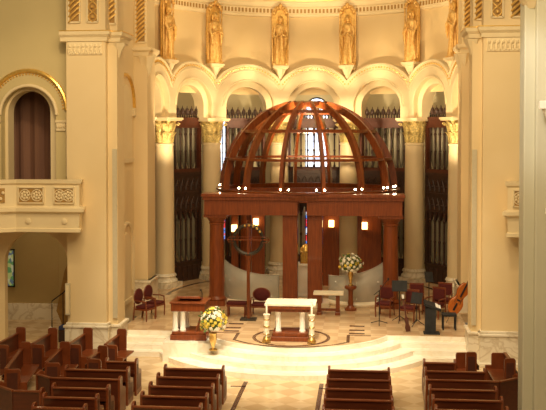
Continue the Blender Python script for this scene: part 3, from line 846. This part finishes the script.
# frosted glass screens with sweeping tops, on a marble curb
for sx in (-1,1):
    pts = []
    for j in range(31):
        t = math.radians(175+ (318-175)*j/30); x = -2.02+1.45*math.cos(t); y = 35.65+1.75*math.sin(t); pts.append((x*-sx if sx>0 else x, y-37.0, j/30))
    m = MB(); m.grid([[(x,y,.16),(x,y,1.10+1.3*(1-u)**2.0)] for x,y,u in pts])
    g = m.build('curved_glass_screen', M['frost'], can, smooth=True)
    sol = g.modifiers.new('s','SOLIDIFY'); sol.thickness = .02
    m = MB(); m.tube([(x,y,1.10+1.3*(1-u)**2.0) for x,y,u in pts], .014, 6); m.build('glass_edge', M['chrome'], g, smooth=True)
    m = MB()
    for j in (6,13,20,27):
        x,y,u = pts[j]; m.ball((x,y-.03,.9),.025,6); m.ball((x,y-.03,.3),.025,6)
    m.build('glass_fixings', M['chrome'], g)
    m = MB(); m.tube([(x,y,.08) for x,y,u in pts], .10, 8); m.build('marble_curb', M['curbglow'], can, smooth=True)
m = MB(); m.box(-1.0,1.0,L_(33.62),L_(34.7),0,.16); m.build('pillar_plinth', M['curbglow'], can)

# spotlights on the rim
def make_spot():
    r = thing('spotlight', 'small bright spotlight on the front rim of the dome', 'spotlight', (0,0,0), 0, 'small spotlights along the dome rim')
    m = MB(); m.lathe([(.05,0),(.05,.02),(.015,.03),(.015,.06)], n=10); m.build('stem', M['iron'], r)
    m = MB(); m.lathe([(.03,0),(.045,.06),(.05,.08)], T=Matrix.Translation((0,.03,.08))@Matrix.Rotation(math.radians(75),4,'X'), n=12); m.build('shade', M['iron'], r)
    m = MB(); m.ball((0,-.06,.10),.034,8); m.build('bulb', M['lamp'], r, smooth=True)
    return r
sp = None
for a in (-86,-82,-44,-38,-13,-8,8.5,13.5,33,38,58,63,74,80):
    t = math.radians(a); p = (3.58*math.sin(t), 37.0-3.58*math.cos(t), S+.012+4.30)
    if sp is None: sp = make_spot(); sp.location = p
    else: copy_tree(sp, p)
# lanterns on the inner panels
lspots = [(-3.05,37.22,3.2,'glowing lantern leftmost inside the canopy, near the left column'),(-2.3,38.52,3.35,'glowing lantern inside the canopy, above and beside the ring of the cross'),
          (.92,38.52,3.3,'glowing lantern inside the canopy, right of the centre pillars'),(2.32,37.22,3.35,'glowing lantern inside the canopy, nearest the right column')]
for i, (x,y,z,lb) in enumerate(lspots):
    r = thing('wall_lantern', lb, 'lantern', (x,y,z-.15), 0, 'square lanterns inside the canopy')
    m = MB(); m.box(-.11,.11,-.2,-.02,0,.28); m.build('lit_shade', M['lantern'], r, bevel=.02)
    m = MB(); m.box(-.06,.06,-.04,.08,.1,.22); m.box(-.145,.145,-.21,-.01,-.02,0); m.build('bracket', M['brass'], r)

# tabernacle and its white pedestal between the pillars
ped = thing('tabernacle_pedestal', 'white marble pedestal between the two inner pillars of the canopy', 'pedestal', (-.03,36.2,F))
m = MB(); m.box(-.4,.4,-.35,.35,0,.12); m.box(-.3,.3,-.26,.26,.12,1.2); m.build('block', M['white'], ped, bevel=.02)
m = MB(); m.box(-.38,.38,-.33,.33,1.2,1.3); m.build('top_slab', M['white'], ped, bevel=.015)
tb = thing('tabernacle', 'gold tabernacle box with domed top on the white pedestal', 'tabernacle', (-.03,36.2,F+1.3))
m = MB(); m.box(-.22,.22,-.2,.2,0,.5); m.build('casket', M['brass'], tb, bevel=.02)
m = MB(); m.lathe([(.24,.5),(.22,.6),(.12,.72),(.02,.78)], n=16); m.build('domed_lid', M['brightgold'], tb, smooth=True)
m = MB(); m.box(-.16,-.01,-.22,-.2,.06,.44); m.box(.01,.16,-.22,-.2,.06,.44); m.build('doors', M['brightgold'], tb)

# ------------------------------------------------------------------ altar
al = thing('altar', 'stone altar with white columns and cream cloth at the centre of the platform', 'altar', (-.02,28.5,F))
m = MB(); m.box(-.60,.60,-.5,.42,0,.14); m.box(-.55,.55,-.45,.37,.14,.27); m.build('altar_base', M['wood'], al, bevel=.015)
for x in (-.46,.46):
    for y in (-.30,.28):
        m = MB(); m.lathe([(.10,.27),(.105,.31),(.085,.34),(.082,.84),(.105,.87),(.11,.91)], c=(x*.82 if y<0 else x,y,0), n=18); m.build('altar_column', M['white'], al, smooth=True)
m = MB(); m.box(-.62,.62,-.42,.42,.91,1.0); m.box(-.68,.68,-.48,.48,1.0,1.1); m.build('altar_apron', M['wood'], al, bevel=.012)
m = MB(); m.box(-.80,.80,-.5,.5,1.10,1.17); m.build('altar_slab', M['cloth'], al, bevel=.015)
for sx, lb in ((-1,'left'),(1,'right')):
    cs = thing('candle_stand', 'tall white and gold candle stand at the %s end of the altar' % lb, 'candle stand', (-.03+sx*.70,27.84,F), 0, 'candle stands flanking the altar')
    m = MB(); m.box(-.13,.13,-.13,.13,0,.07); m.lathe([(.11,.07),(.12,.12),(.07,.2)], n=12); m.build('foot', M['brass'], cs, smooth=True)
    m = MB(); m.lathe([(.085,.2),(.09,.3),(.075,.5),(.09,.7),(.07,.78),(.10,.84),(.11,.88)], n=14); m.build('stem', M['cloth'], cs, smooth=True)
    for z in (.26,.5,.72): MB().lathe([(.09,z-.02),(.105,z),(.09,z+.02)], n=14).build('gilt_band', M['brass'], cs, smooth=True)
    m = MB(); m.lathe([(.028,.88),(.028,1.28),(.004,1.31)], n=10); m.build('candle', M['wax'], cs, smooth=True)

# ------------------------------------------------------------------ pulpit
am = thing('pulpit', 'mahogany pulpit on white columns at the left of the steps', 'pulpit', (-3.18,28.35,F))
m = MB(); m.box(-.60,.55,-.5,.5,0,.16); m.box(-.55,.5,-.45,.45,.16,.26); m.build('pulpit_base', M['wood'], am, bevel=.015)
for x in (-.46,-.22):
    for y in (-.32,.3):
        m = MB(); m.lathe([(.10,.26),(.105,.3),(.085,.33),(.082,.83),(.105,.86),(.105,.9)], c=(x,y,0), n=16); m.build('pulpit_column', M['white'], am, smooth=True)
m = MB(); m.box(-.58,.5,-.45,.45,.9,1.14); m.box(-.62,.54,-.49,.49,1.14,1.19); m.build('pulpit_body', M['wood'], am, bevel=.012)
m = MB(); T = Matrix.Translation((-.05,0,1.19))@Matrix.Rotation(math.radians(-12),4,'X'); m.box(-.36,.36,-.3,.3,.02,.10,T); m.build('reading_desk', M['wood'], am, bevel=.01)
m = MB(); m.bar((.2,-.35,.26),(.42,-.1,.95),.05); m.build('side_brace', M['domewood'], am)
m = MB(); m.tube([(.3,.2,1.2),(.32,.1,1.4),(.3,.0,1.5)],.012,6); m.ball((.3,-.02,1.51),.03,6); m.build('microphone', M['black'], am)

# ------------------------------------------------------------------ flower arrangements
def bouquet(root, zc, rx, rz, n, seed):
    rnd = random.Random(seed)
    m = MB()
    for k in range(170):
        a = rnd.uniform(0,2*PI); e = rnd.uniform(-.9,1.2); L0 = rnd.uniform(.6,1.08)
        d = Vector((math.cos(a)*math.cos(e)*rx, math.sin(a)*math.cos(e)*rx, math.sin(e)*rz))*L0
        b_ = Vector((0,0,zc-rz*.6)); tip = Vector((0,0,zc))+d
        if k % 3 == 0: m.tube([b_, (b_+tip)/2+Vector((0,0,.02)), tip], .006, 4)
        s_ = Vector((rnd.uniform(-1,1),rnd.uniform(-1,1),rnd.uniform(-1,1))).normalized()*.035
        dn = d.normalized()*.09
        m.face([tip-dn, tip+s_, tip+dn*.6, tip-s_])
    m.ball((0,0,zc-.05), rx*.5, 12, (1,1,rz/rx))
    f = m.build('foliage', M['green'], root); f['kind'] = 'stuff'
    for k in range(n):
        z_ = 1-1.75*(k+.5)/n; a = k*2.39996; rr = math.sqrt(max(0,1-z_*z_)); L0 = rnd.uniform(.72,1.06)
        c = Vector((rr*math.cos(a)*rx*L0, rr*math.sin(a)*rx*L0, zc+z_*rz*L0))
        m = MB(); r0 = rnd.uniform(.042,.066)
        up = (c-Vector((0,0,zc))).normalized(); Q = up.to_track_quat('Z','Y').to_matrix().to_4x4()
        m.ball(c, r0*.55, 6)
        for j in range(6):
            t = 2*PI*j/6; T = Q @ Matrix.Rotation(t,4,'Z') @ Matrix.Translation((r0*.7,0,.0)) @ Matrix.Rotation(-.35,4,'Y')
            m.ball(c+ (T @ Vector((0,0,0))), r0*.6, 6, (1,.75,.4), (Q@Matrix.Rotation(t,4,'Z')).to_3x3().to_4x4())
        m.build('flower', M['yflower'] if (k*7+seed) % 5 < (3 if seed==3 else 1) else M['wflower'], root, smooth=True)
fv = thing('flower_vase', 'gold vase of yellow and white flowers beside the pulpit on the step', 'flower arrangement', (-2.33,27.36,.45))
m = MB(); m.lathe([(.13,0),(.13,.03),(.05,.07),(.05,.12),(.09,.22),(.12,.36),(.11,.48),(.13,.53)], n=20); m.build('vase', M['brass'], fv, smooth=True)
bouquet(fv, .90, .44, .42, 80, 3)
fp = thing('flower_vase', 'white flower arrangement in a gold vase on a wooden pedestal', 'flower arrangement', (1.80,33.3,F+.9))
m = MB(); m.lathe([(.09,0),(.09,.03),(.04,.08),(.06,.2),(.10,.42),(.09,.5),(.12,.55)], n=18); m.build('vase', M['brass'], fp, smooth=True)
bouquet(fp, .80, .44, .36, 66, 8)
pd = thing('flower_pedestal', 'turned mahogany pedestal carrying the white flowers', 'pedestal', (1.80,33.3,F))
m = MB(); m.lathe([(.22,0),(.22,.06),(.16,.1),(.10,.18)], n=18); m.build('foot', M['wood'], pd, smooth=True)
m = MB(); m.lathe([(.09,.18),(.11,.28),(.08,.4),(.085,.68),(.11,.74),(.13,.78)], n=18); m.build('stem', M['wood'], pd, smooth=True)
m = MB(); m.lathe([(.19,.78),(.22,.82),(.22,.88),(.20,.90)], n=20); m.build('top_disc', M['wood'], pd, smooth=True)

# side table (credence)
ct = thing('credence_table', 'small trestle table with a white cloth right of the altar', 'table', (1.02,32.5,F))
m = MB(); m.box(-.54,.54,-.28,.28,.72,.80); m.build('cloth_top', M['cloth'], ct, bevel=.015)
for sx in (-1,1):
    m = MB(); m.box(sx*.33-.07,sx*.33+.07,-.09,.09,.1,.72); m.build('leg', M['wood'], ct, bevel=.01)
    m = MB(); m.box(sx*.33-.09,sx*.33+.09,-.24,.24,0,.1); m.build('foot', M['wood'], ct, bevel=.01)
m = MB(); m.box(-.3,.3,-.03,.03,.12,.2); m.build('stretcher', M['wood'], ct)

# ------------------------------------------------------------------ chairs
def make_armchair(label, loc, rz, group=None, back='rect'):
    r = thing('armchair', label, 'chair', loc, rz, group)
    m = MB(); m.box(-.25,.25,-.25,.23,.42,.52); m.build('seat', M['velvet'], r, bevel=.03)
    if back == 'oval':
        m = MB(); m.ball((0,.27,.80),.24,18,(1,.16,1.05)); m.build('backrest', M['velvet'], r, smooth=True)
        m = MB(); m.tube([(.25*math.cos(2*PI*k/24),.28,.80+.26*math.sin(2*PI*k/24)) for k in range(24)],.022,6,True); m.build('back_frame', M['chairwood'], r, smooth=True)
    else:
        m = MB(); m.box(-.23,.23,.24,.30,.58,1.0); m.build('backrest', M['velvet'], r, bevel=.03)
        m = MB(); m.box(-.26,.26,.25,.30,.98,1.05); m.build('back_frame', M['chairwood'], r, bevel=.01)
    for sx in (-1,1):
        m = MB(); m.tube([(sx*.26,-.24,0),(sx*.27,-.25,.35),(sx*.27,-.22,.66)],[.022,.026,.022],6); m.build('leg', M['chairwood'], r, smooth=True)
        m = MB(); m.tube([(sx*.26,.32,0),(sx*.25,.27,.42),(sx*.24,.28,.98 if back!='oval' else .62)],[.022,.026,.022],6); m.build('leg', M['chairwood'], r, smooth=True)
        m = MB(); m.tube([(sx*.27,-.24,.66),(sx*.30,-.05,.69),(sx*.26,.26,.68)],.024,6); m.build('armrest', M['chairwood'], r, smooth=True)
    m = MB(); m.box(-.25,.25,-.24,.24,.36,.42); m.build('seat_rail', M['chairwood'], r)
    return r
make_armchair('red oval-backed armchair against the left wall, nearer of the pair', (-5.3,30.85,F), math.radians(68), 'oval-backed armchairs at the left wall', 'oval')
make_armchair('red oval-backed armchair against the left wall, farther of the pair', (-5.15,31.65,F), math.radians(68), 'oval-backed armchairs at the left wall', 'oval')
# presider chair with wide seat and kneeling bench
pc = make_armchair('red armchair with a large rounded back behind the altar', (-1.38,32.0,F), 0, None, 'oval')
for ch in pc.children:
    pass
pc.scale = (1.2,1.05,.88)
bn = thing('cushioned_bench', 'low bench with a red cushion beside the round-backed armchair', 'bench', (-2.18,31.85,F))
m = MB(); m.box(-.38,.32,-.2,.2,.42,.52); m.build('cushion', M['velvet'], bn, bevel=.03)
m = MB(); m.box(-.38,.32,-.2,.2,.36,.42); m.build('bench_top', M['chairwood'], bn)
for x in (-.33,.27):
    for y in (-.15,.15):
        m = MB(); m.box(x-.025,x+.025,y-.025,y+.025,0,.36); m.build('leg', M['chairwood'], bn)
gl = 'red upholstered armchairs of the musicians'
make_armchair('red armchair left of the others, behind the black music stand', (3.02,32.3,F), math.radians(-18), gl)
make_armchair('red armchair behind the leaning guitar among the music stands', (3.85,31.6,F), math.radians(-25), gl)
make_armchair('red armchair in the back row nearest the canopy column', (4.15,33.0,F), math.radians(-10), gl)
make_armchair('red armchair behind the black keyboard stand', (4.78,32.2,F), math.radians(-35), gl)
make_armchair('red armchair in the back row nearest the right wall', (5.15,33.2,F), math.radians(-20), gl)

# processional cross in a ring
cr = thing('processional_cross', 'standing cross inside a dark wreath ring on a tall wooden pole', 'cross', (-1.72,31.2,F))
m = MB(); m.box(-.055,.055,-.05,.05,.05,3.3); m.build('pole', M['domewood'], cr, bevel=.01)
m = MB(); m.box(-.28,.28,-.2,.2,0,.06); m.build('foot', M['iron'], cr, bevel=.01)
zr = 2.80
m = MB(); m.tube([(.50*math.cos(2*PI*k/36),-.02,zr+.50*math.sin(2*PI*k/36)) for k in range(36)],.065,8,True); m.build('wreath_ring', M['iron'], cr, smooth=True)
m = MB()
for k in range(5):
    a = math.radians(35+k*17); m.ball((.5*math.cos(a),-.08,zr+.5*math.sin(a)),.045,6)
m.build('gilded_buds', M['brightgold'], cr, smooth=True)
m = MB(); m.box(-.72,.72,-.08,-.05,zr-.02,zr+.02); m.box(-.5,.5,-.085,-.05,zr+.09,zr+.11); m.box(-.02,.02,-.09,-.05,zr-.5,zr+.55)
for q_ in (-1,1):
    m.tube([(q_*.5,-.07,zr-.1),(q_*.66,-.07,zr-.09),(q_*.74,-.07,zr),(q_*.66,-.07,zr+.09),(q_*.5,-.07,zr+.1)],.014,5)
    m.tube([(-.1,-.07,zr+q_*.5),(-.06,-.07,zr+q_*.62),(0,-.07,zr+q_*.68),(.06,-.07,zr+q_*.62),(.1,-.07,zr+q_*.5)],.014,5)
m.build('cross_arms', M['wood'], cr, smooth=True)

# ------------------------------------------------------------------ musicians' corner
def music_stand(label, loc, h, w, rz=0, paper=False):
    r = thing('music_stand', label, 'music stand', loc, rz, 'black music stands')
    m = MB(); m.tube([(0,0,.15),(0,0,h-.1)],.016,6); m.build('pole', M['black'], r)
    m = MB()
    for k in range(3):
        a = k*2*PI/3+.4; m.tube([(0,0,.22),(.16*math.cos(a),.16*math.sin(a),.1),(.3*math.cos(a),.3*math.sin(a),.015)],.012,5)
    m.build('tripod_feet', M['black'], r)
    T = Matrix.Translation((0,0,h-.05))@Matrix.Rotation(math.radians(-20),4,'X')
    m = MB(); m.box(-w/2,w/2,-.01,.01,-.17,.2,T); m.box(-w/2,w/2,-.06,.01,-.18,-.165,T); m.build('desk', M['black'], r)
    if paper:
        m = MB(); m.box(-w/2+.04,w/2-.06,-.016,-.012,-.13,.15,T); m.build('sheet_music', M['paper'], r)
    return r
music_stand('wide black music stand left of the group, in front of the red chairs', (3.50,31.35,F), 1.28, .52)
music_stand('black music stand at the back between two red chairs', (4.62,33.0,F), 1.35, .3, .3)
music_stand('low black music stand near the middle of the musicians', (4.05,30.75,F), .98, .4, -.5)
ms = thing('microphone_stand', 'black boom microphone stand at the left of the musicians', 'microphone stand', (2.80,30.9,F))
m = MB(); m.tube([(0,0,.08),(0,0,1.15)],.015,6); m.build('pole', M['black'], ms)
m = MB(); m.tube([(-.18,0,1.0),(0,0,1.15),(.27,-.05,1.52)],.013,6); m.build('boom', M['black'], ms)
m = MB(); m.ball((.30,-.05,1.55),.035,8,(1,1,1.4)); m.build('microphone', M['black'], ms)
m = MB()
for k in range(3):
    a = k*2*PI/3+.5; m.tube([(0,0,.12),(.32*math.cos(a),.32*math.sin(a),.015)],.013,5)
m.build('tripod_feet', M['black'], ms)
bp = thing('black_podium', 'black box podium with white pages open on its slanted top', 'podium', (4.42,29.62,F))
m = MB(); m.box(-.17,.17,-.16,.16,.04,.86); m.box(-.22,.30,-.2,.2,0,.04); m.build('body', M['black'], bp, bevel=.01)
T = Matrix.Translation((0.05,0,.92))@Matrix.Rotation(math.radians(12),4,'X')@Matrix.Rotation(math.radians(20),4,'Y')
m = MB(); m.box(-.27,.30,-.2,.2,-.04,.04,T); m.build('slanted_top', M['black'], bp, bevel=.008)
m = MB(); m.box(.10,.19,-.17,.15,.045,.055,T); m.box(.2,.27,-.17,.1,.045,.055,T); m.build('pages', M['paper'], bp)
ks = thing('black_stool', 'black piano stool in front of the amber double bass', 'stool', (5.08,30.3,F))
m = MB(); m.box(-.24,.24,-.17,.17,.45,.54); m.build('seat', M['black'], ks, bevel=.02)
for x in (-.2,.2):
    for y in (-.13,.13):
        m = MB(); m.box(x-.025,x+.025,y-.025,y+.025,0,.45); m.build('leg', M['black'], ks)
# cello leaning back to the right
ce = thing('double_bass', 'large amber double bass leaning to the right behind the black stool', 'double bass', (5.2,31.3,F+.25))
ce.rotation_euler = (0,math.radians(27),math.radians(4)); ce.scale = (1.2,1.3,1.5)
out = []
for k in range(48):
    t = 2*PI*k/48; z = .38*(-math.cos(t))
    wv = .20+.035*math.cos(t)      # lower bout wider
    waist = 1-.42*math.exp(-((z-.03)/.10)**2)
    x = math.sin(t); x = math.copysign(abs(x)**.6, x)*wv*waist
    out.append((x, .46+z))
m = MB(); m.prism(out,-.06,.06,axis='y'); m.build('body', M['cello'], ce, bevel=.015)
m = MB(); m.prism([(-.02,.5),(.02,.5),(.016,1.22),(-.016,1.22)],-.10,-.075,axis='y'); m.build('fingerboard', M['black'], ce)
m = MB(); m.prism([(-.018,.82),(.018,.82),(.014,1.26),(-.014,1.26)],-.075,-.03,axis='y'); m.ball((0,-.05,1.31),.035,8); m.build('neck', M['cello'], ce)
m = MB(); m.box(-.05,.05,-.085,-.06,.40,.43); m.prism([(-.03,.16),(.03,.16),(.02,.34),(-.02,.34)],-.08,-.06,axis='y'); m.build('bridge', M['black'], ce)
m = MB(); m.tube([(0,0,.08),(0,0,-.178)],.008,5); m.build('endpin', M['iron'], ce)
m = MB()
for q_ in (-1,1): m.tube([(q_*.09,-.063,.34),(q_*.075,-.063,.42),(q_*.085,-.063,.5)],.007,4)
m.build('sound_holes', M['black'], ce)
# upright guitar with dark narrow body, leaning
gt = thing('bass_guitar', 'slim dark bass guitar standing upright among the music stands', 'guitar', (3.72,29.75,F+.03)); gt.rotation_euler = (0,math.radians(-9),0)
m = MB(); m.prism([(-.07,0),(.07,0),(.09,.12),(.055,.24),(.075,.42),(.03,.46),(-.03,.46),(-.075,.42),(-.055,.24),(-.09,.12)],-.025,.025,axis='y'); m.build('body', M['inset'], gt, bevel=.01)
m = MB(); m.box(-.024,.024,-.03,.0,.3,1.08); m.build('neck', M['inset'], gt)
m = MB(); m.prism([(-.03,1.08),(.03,1.08),(.045,1.2),(-.035,1.22)],-.02,.0,axis='y'); m.build('headstock', M['paper'], gt)

# ------------------------------------------------------------------ pews
def pew_end(mx, x, t=.06, h=.98):
    # tall end panel with rounded top, local y from 0 (back) to .55 (front)
    pl = [(-.06,0),(.52,0),(.52,.56),(.46,.62),(.26,.66),(.20,.74)]
    pl += [(.20-.0,h-.06),(.16,h-.015),(.08,h),(.0,h-.015),(-.05,h-.06),(-.06,h-.12)]
    mx.prism(pl, x-t/2, x+t/2, axis='x')
PC = {}
def pew(x0, y0, x1, y1, label, group, tall=False):
    """pew whose back runs from (x0,y0) to (x1,y1); sitters face left of travel direction"""
    d = Vector((x1-x0,y1-y0,0)); Lw = round(d.length,2)
    r = thing('pew', label, 'pew', ((x0+x1)/2,(y0+y1)/2,0), math.atan2(d.y,d.x), group)
    key = (Lw, tall)
    if key in PC:
        for ch in PC[key]: 
            c = ch.copy(); C.objects.link(c); c.parent = r
            for g in ch.children:
                g2 = g.copy(); C.objects.link(g2); g2.parent = c
        return r
    h = Lw/2; parts = []
    m = MB(); m.prism([(-.03,.1),(.03,.1),(.0,.9),(-.05,.9)], -h+.05, h-.05, axis='x')
    parts.append(m.build('backrest', M['pew'], r))
    m = MB(); m.box(-h+.04,h-.04,-.075,.025,.88,.925); parts.append(m.build('top_rail', M['pewedge'], r, bevel=.012))
    m = MB(); m.box(-h+.05,h-.05,.02,.47,.40,.45); parts.append(m.build('seat', M['pewedge'], r, bevel=.012))
    m = MB(); m.box(-h+.05,h-.05,-.14,-.055,.60,.64); m.box(-h+.05,h-.05,-.14,-.12,.60,.72); parts.append(m.build('book_rack', M['pew'], r))
    for s_ in (-1,1):
        m = MB()
        if tall:
            hh, ww = (.90,.42) if s_>0 else (1.10,.30)
            m.prism([(-.07,0),(ww-.07,0),(ww-.07,hh-.05),(ww-.11,hh),(-.03,hh),(-.07,hh-.05)], *sorted((s_*(h-.07),s_*h)), axis='x')
            if s_>0: m.box(h-.07,h,.3,.52,0,.55)
        else: pew_end(m, s_*(h-.03), h=1.0)
        e = m.build('end_panel', M['pewedge'], r, bevel=.012); parts.append(e)
        m = MB(); xo = s_*h
        pl = [(.0,.2),(.28,.2),(.28,.8),(.0,.8)] if tall else [(.02,.15),(.42,.15),(.42,.5),(.16,.55),(.14,.86),(.02,.86)]
        if tall and s_<0: pl = [(-.02,.2),(.18,.2),(.18,.98),(-.02,.98)]
        m.prism(pl, *sorted((xo-s_*.002, xo+s_*.006)), axis='x'); m.build('inset_panel', M['inset'], e)
    PC[key] = parts
    return r
rowname = ['front', 'second', 'third', 'fourth', 'fifth', 'sixth']
for i, y in enumerate((23.35,22.5,21.65,20.82,20.0)):
    pew(-2.98,y,-1.38,y,'dark wooden pew, %s row of the block left of the centre aisle' % rowname[i], 'pews left of the centre aisle')
for i, y in enumerate((23.6,22.72,21.85,20.98,20.15)):
    pew(1.33,y,2.94,y,'dark wooden pew, %s row of the block right of the centre aisle' % rowname[i], 'pews right of the centre aisle')
gr = 'pews at the right beside the foreground pier'
pew(3.86,24.62,4.74,24.62,'short dark pew in front of the right block', gr)
pew(3.84,23.75,5.42,23.75,'dark pew, second row of the right block', gr)
def bent_pew(x0,x1,y,dx,dy,label,group):
    """straight pew with a wing angled forward at its outer end"""
    s_ = 1 if dx>0 else -1
    r = thing('angled_pew', label, 'pew', (x0,y,0), 0, group)
    a = (0,0); b = (x1-x0,0); c = (x1-x0+dx,dy)
    for p,q in ((a,b),(b,c)):
        d = Vector((q[0]-p[0],q[1]-p[1],0)); L0 = d.length; T = Matrix.Translation((p[0],p[1],0))@Matrix.Rotation(math.atan2(d.y,d.x),4,'Z')
        f = 1 if d.x>0 else -1
        m = MB(); m.box(0,L0,*sorted((-.035*f,.0)),.1,.9,T); m.build('backrest', M['pew'], r)
        m = MB(); m.box(0,L0,*sorted((-.06*f,.02*f)),.88,.925,T); m.build('top_rail', M['pewedge'], r, bevel=.01)
        m = MB(); m.box(.03,L0-.02,*sorted((.02*f,.45*f)),.40,.45,T); m.build('seat', M['pewedge'], r)
    m = MB(); pew_end(m, 0); m.build('end_panel', M['pewedge'], r, bevel=.012)
    d = Vector((dx,dy,0)); 
    m = MB(); T = Matrix.Translation((c[0],c[1],0))@Matrix.Rotation(math.atan2(d.y*s_,d.x*s_),4,'Z')
    pl = [(-.06,0),(.48,0),(.48,.6),(.2,.68),(.2,.92),(.08,1.0),(-.06,.92)]
    m.prism(pl,-.03,.03,T,axis='x'); m.build('end_panel', M['pewedge'], r, bevel=.012)
    return r
bent_pew(3.83,5.62,22.9,.55,.42,'dark angled pew, third row of the right block, bent towards the altar', gr)
pew(3.83,22.05,5.45,22.05,'dark pew, fourth row of the right block', gr)
pew(3.84,21.2,5.46,21.2,'dark pew, fifth row of the right block', gr)
pew(3.84,20.4,5.46,20.4,'dark pew, sixth row of the right block nearest the camera', gr)
gl2 = 'straight pews of the left block'
pew(-4.72,23.9,-3.84,23.9,'short reddish pew at the front of the left block', gl2)
pew(-5.55,23.0,-3.84,23.0,'long reddish pew, second row of the left block', gl2)
bent_pew(-3.85,-5.62,22.15,-.45,.32,'dark angled pew, third row of the left block, bent towards the altar', gl2)
pew(-5.3,21.3,-3.88,21.3,'dark pew, fourth row of the left block', gl2)
pew(-5.25,20.5,-3.92,20.5,'dark pew, fifth row of the left block', gl2)
pew(-5.2,19.7,-3.96,19.7,'dark pew, sixth row of the left block nearest the camera', gl2)
bent_pew(-5.45,-6.12,20.95,-.55,.4,'angled pew at the lower left corner of the view', gl2)
# transept pews facing the altar from the side (left ones face +X)
gt_ = 'side pews of the left transept'
pew(-8.38,27.1,-8.42,25.5,'side pew farthest left, facing the altar', gt_, True)
pew(-7.36,27.1,-7.40,25.65,'side pew with a bright seat back, second from the left under the arch', gt_, True)
pew(-7.50,25.15,-7.06,22.85,'long side pew at the left edge with its seat showing', gt_, True)
pew(-6.38,25.3,-6.24,23.6,'side pew in the middle of the left transept group', gt_, True)
pew(-6.28,27.2,-6.32,25.75,'side pew at the foot of the left pier', gt_, True)
pew(-5.20,27.15,-5.25,25.8,'side pew nearest the sanctuary steps on the left', gt_, True)
pew(-5.15,24.95,-5.25,24.15,'short side pew with pale-edged end on the left', gt_, True)
gt2 = 'side pews of the right transept'
pew(5.28,25.1,5.20,25.95,'short tall-ended side pew on the right, nearest the steps', gt2, True)
pew(6.22,24.5,6.20,26.0,'side pew at the foot of the right pier', gt2, True)

# small white post and stair rail, left aisle
wp = thing('marble_bollard', 'thin white post standing behind the left side pews', 'post', (-7.55,27.62,0))
m = MB(); m.lathe([(.07,0),(.07,.05),(.04,.08),(.04,.9),(.06,.93),(.06,.98),(.02,1.0)], n=12); m.build('shaft', M['white'], wp, smooth=True)
sr = thing('stair_rail', 'dark iron stair rail inside the left arch', 'railing', (-8.1,30.6,0))
m = MB(); m.tube([(-.45,0,1.25),(-.05,0,1.55),(.55,.2,2.15)],.025,6); m.build('handrail', M['iron'], sr, smooth=True)
for x, z in ((-.45,1.25),(-.05,1.55),(.4,2.0)):
    m = MB(); m.tube([(x,0,0),(x,0,z)],.016,6); m.build('baluster', M['iron'], sr)
bc = thing('kneeler', 'small kneeler with a blue cushion inside the left arch', 'kneeler', (-7.75,30.0,0))
m = MB(); m.box(-.3,.3,-.2,.2,.42,.55); m.build('cushion', M['blue'], bc, bevel=.03)
m = MB(); m.box(-.3,.3,-.2,.2,.0,.42); m.build('box', M['dark'], bc)

# ------------------------------------------------------------------ lights
def area(name, loc, target, size, power, col=(1,.74,.42), sy=None, spread=180):
    l = bpy.data.lights.new(name,'AREA'); l.energy = power; l.color = col; l.size = size; l.spread = math.radians(spread)
    if sy: l.shape = 'RECTANGLE'; l.size_y = sy
    o = bpy.data.objects.new(name, l); C.objects.link(o); o.location = loc
    o.rotation_euler = (Vector(target)-Vector(loc)).to_track_quat('-Z','Y').to_euler(); return o
def spot(name, loc, target, power, ang, col=(1,.78,.48), blend=.6, rad=.3):
    l = bpy.data.lights.new(name,'SPOT'); l.energy = power; l.color = col; l.spot_size = math.radians(ang); l.spot_blend = blend; l.shadow_soft_size = rad
    o = bpy.data.objects.new(name, l); C.objects.link(o); o.location = loc
    o.rotation_euler = (Vector(target)-Vector(loc)).to_track_quat('-Z','Y').to_euler(); return o
WARM = (1,.75,.43)
spot('altar_spot', (0,22,15.5), (0,27.4,0), 10000, 32, (1,.83,.58))
spot('altar_spot', (-4,23,15.5), (-3.6,28.0,.3), 4800, 26, (1,.83,.58))
spot('altar_spot', (4,23,15.5), (3.4,28.2,.3), 4300, 30, (1,.83,.58))
spot('nave_spot', (0,16,15.5), (0,24,0), 1200, 40, (1,.83,.58))
spot('chancel_spot', (0,27,15.5), (0,34,1), 1700, 55, WARM)
area('nave_fill', (0,14,15), (0,29,6), 10, 2300, WARM)
spot('conch_uplight', (0,36.3,7.2), (0,41.4,12.0), 1800, 140, WARM, .3, .25)
for sx in (-1,1):
    spot('conch_uplight', (sx*4.5,35.2,5.6), (sx*6.3,38.6,12.0), 900, 110, WARM, .5, .25)
    spot('balcony_light', (sx*4.5,20,14), (sx*8.5,28.5,5.5), 1100, 50, WARM)
    for t in (20,52):
        q = P(8.0, math.radians(sx*t), 11.2); area('passage_fill', q, (q.x,q.y,5), .8, 45, WARM)  # unseen lights added to brighten the wall behind the screens
area('apse_wash', (0,30.5,15.5), (0,41,10), 5, 420, WARM)
for x in (-3,3): spot('canopy_light', (x*.45,36.5,4.2), (x*.6,36.0,0), 45, 110)
spot('pier_day', (3.2,17,13), (6.0,21,8), 1300, 22, (1,.96,.9))
for sx in (-1,1): area('aisle_light', (sx*9.6,31,4.4), (sx*9,32,1), 1, 26)
wd = bpy.data.worlds.new('w'); bpy.context.scene.world = wd; wd.use_nodes = True
wd.node_tree.nodes['Background'].inputs[0].default_value = (1,.74,.44,1); wd.node_tree.nodes['Background'].inputs[1].default_value = .17

# ------------------------------------------------------------------ camera
cam = bpy.data.cameras.new('camera'); co = bpy.data.objects.new('camera', cam); C.objects.link(co)
cam.sensor_width = 36; cam.lens = 907*36/546; cam.shift_y = -48/546
co.location = (2.2,0,7.05); co.rotation_euler = (math.radians(90-1.4),0,math.radians(5.6))
cam.clip_end = 200
bpy.context.scene.camera = co
vs = bpy.context.scene.view_settings; vs.view_transform = 'Standard'; vs.look = 'None'; vs.exposure = 0
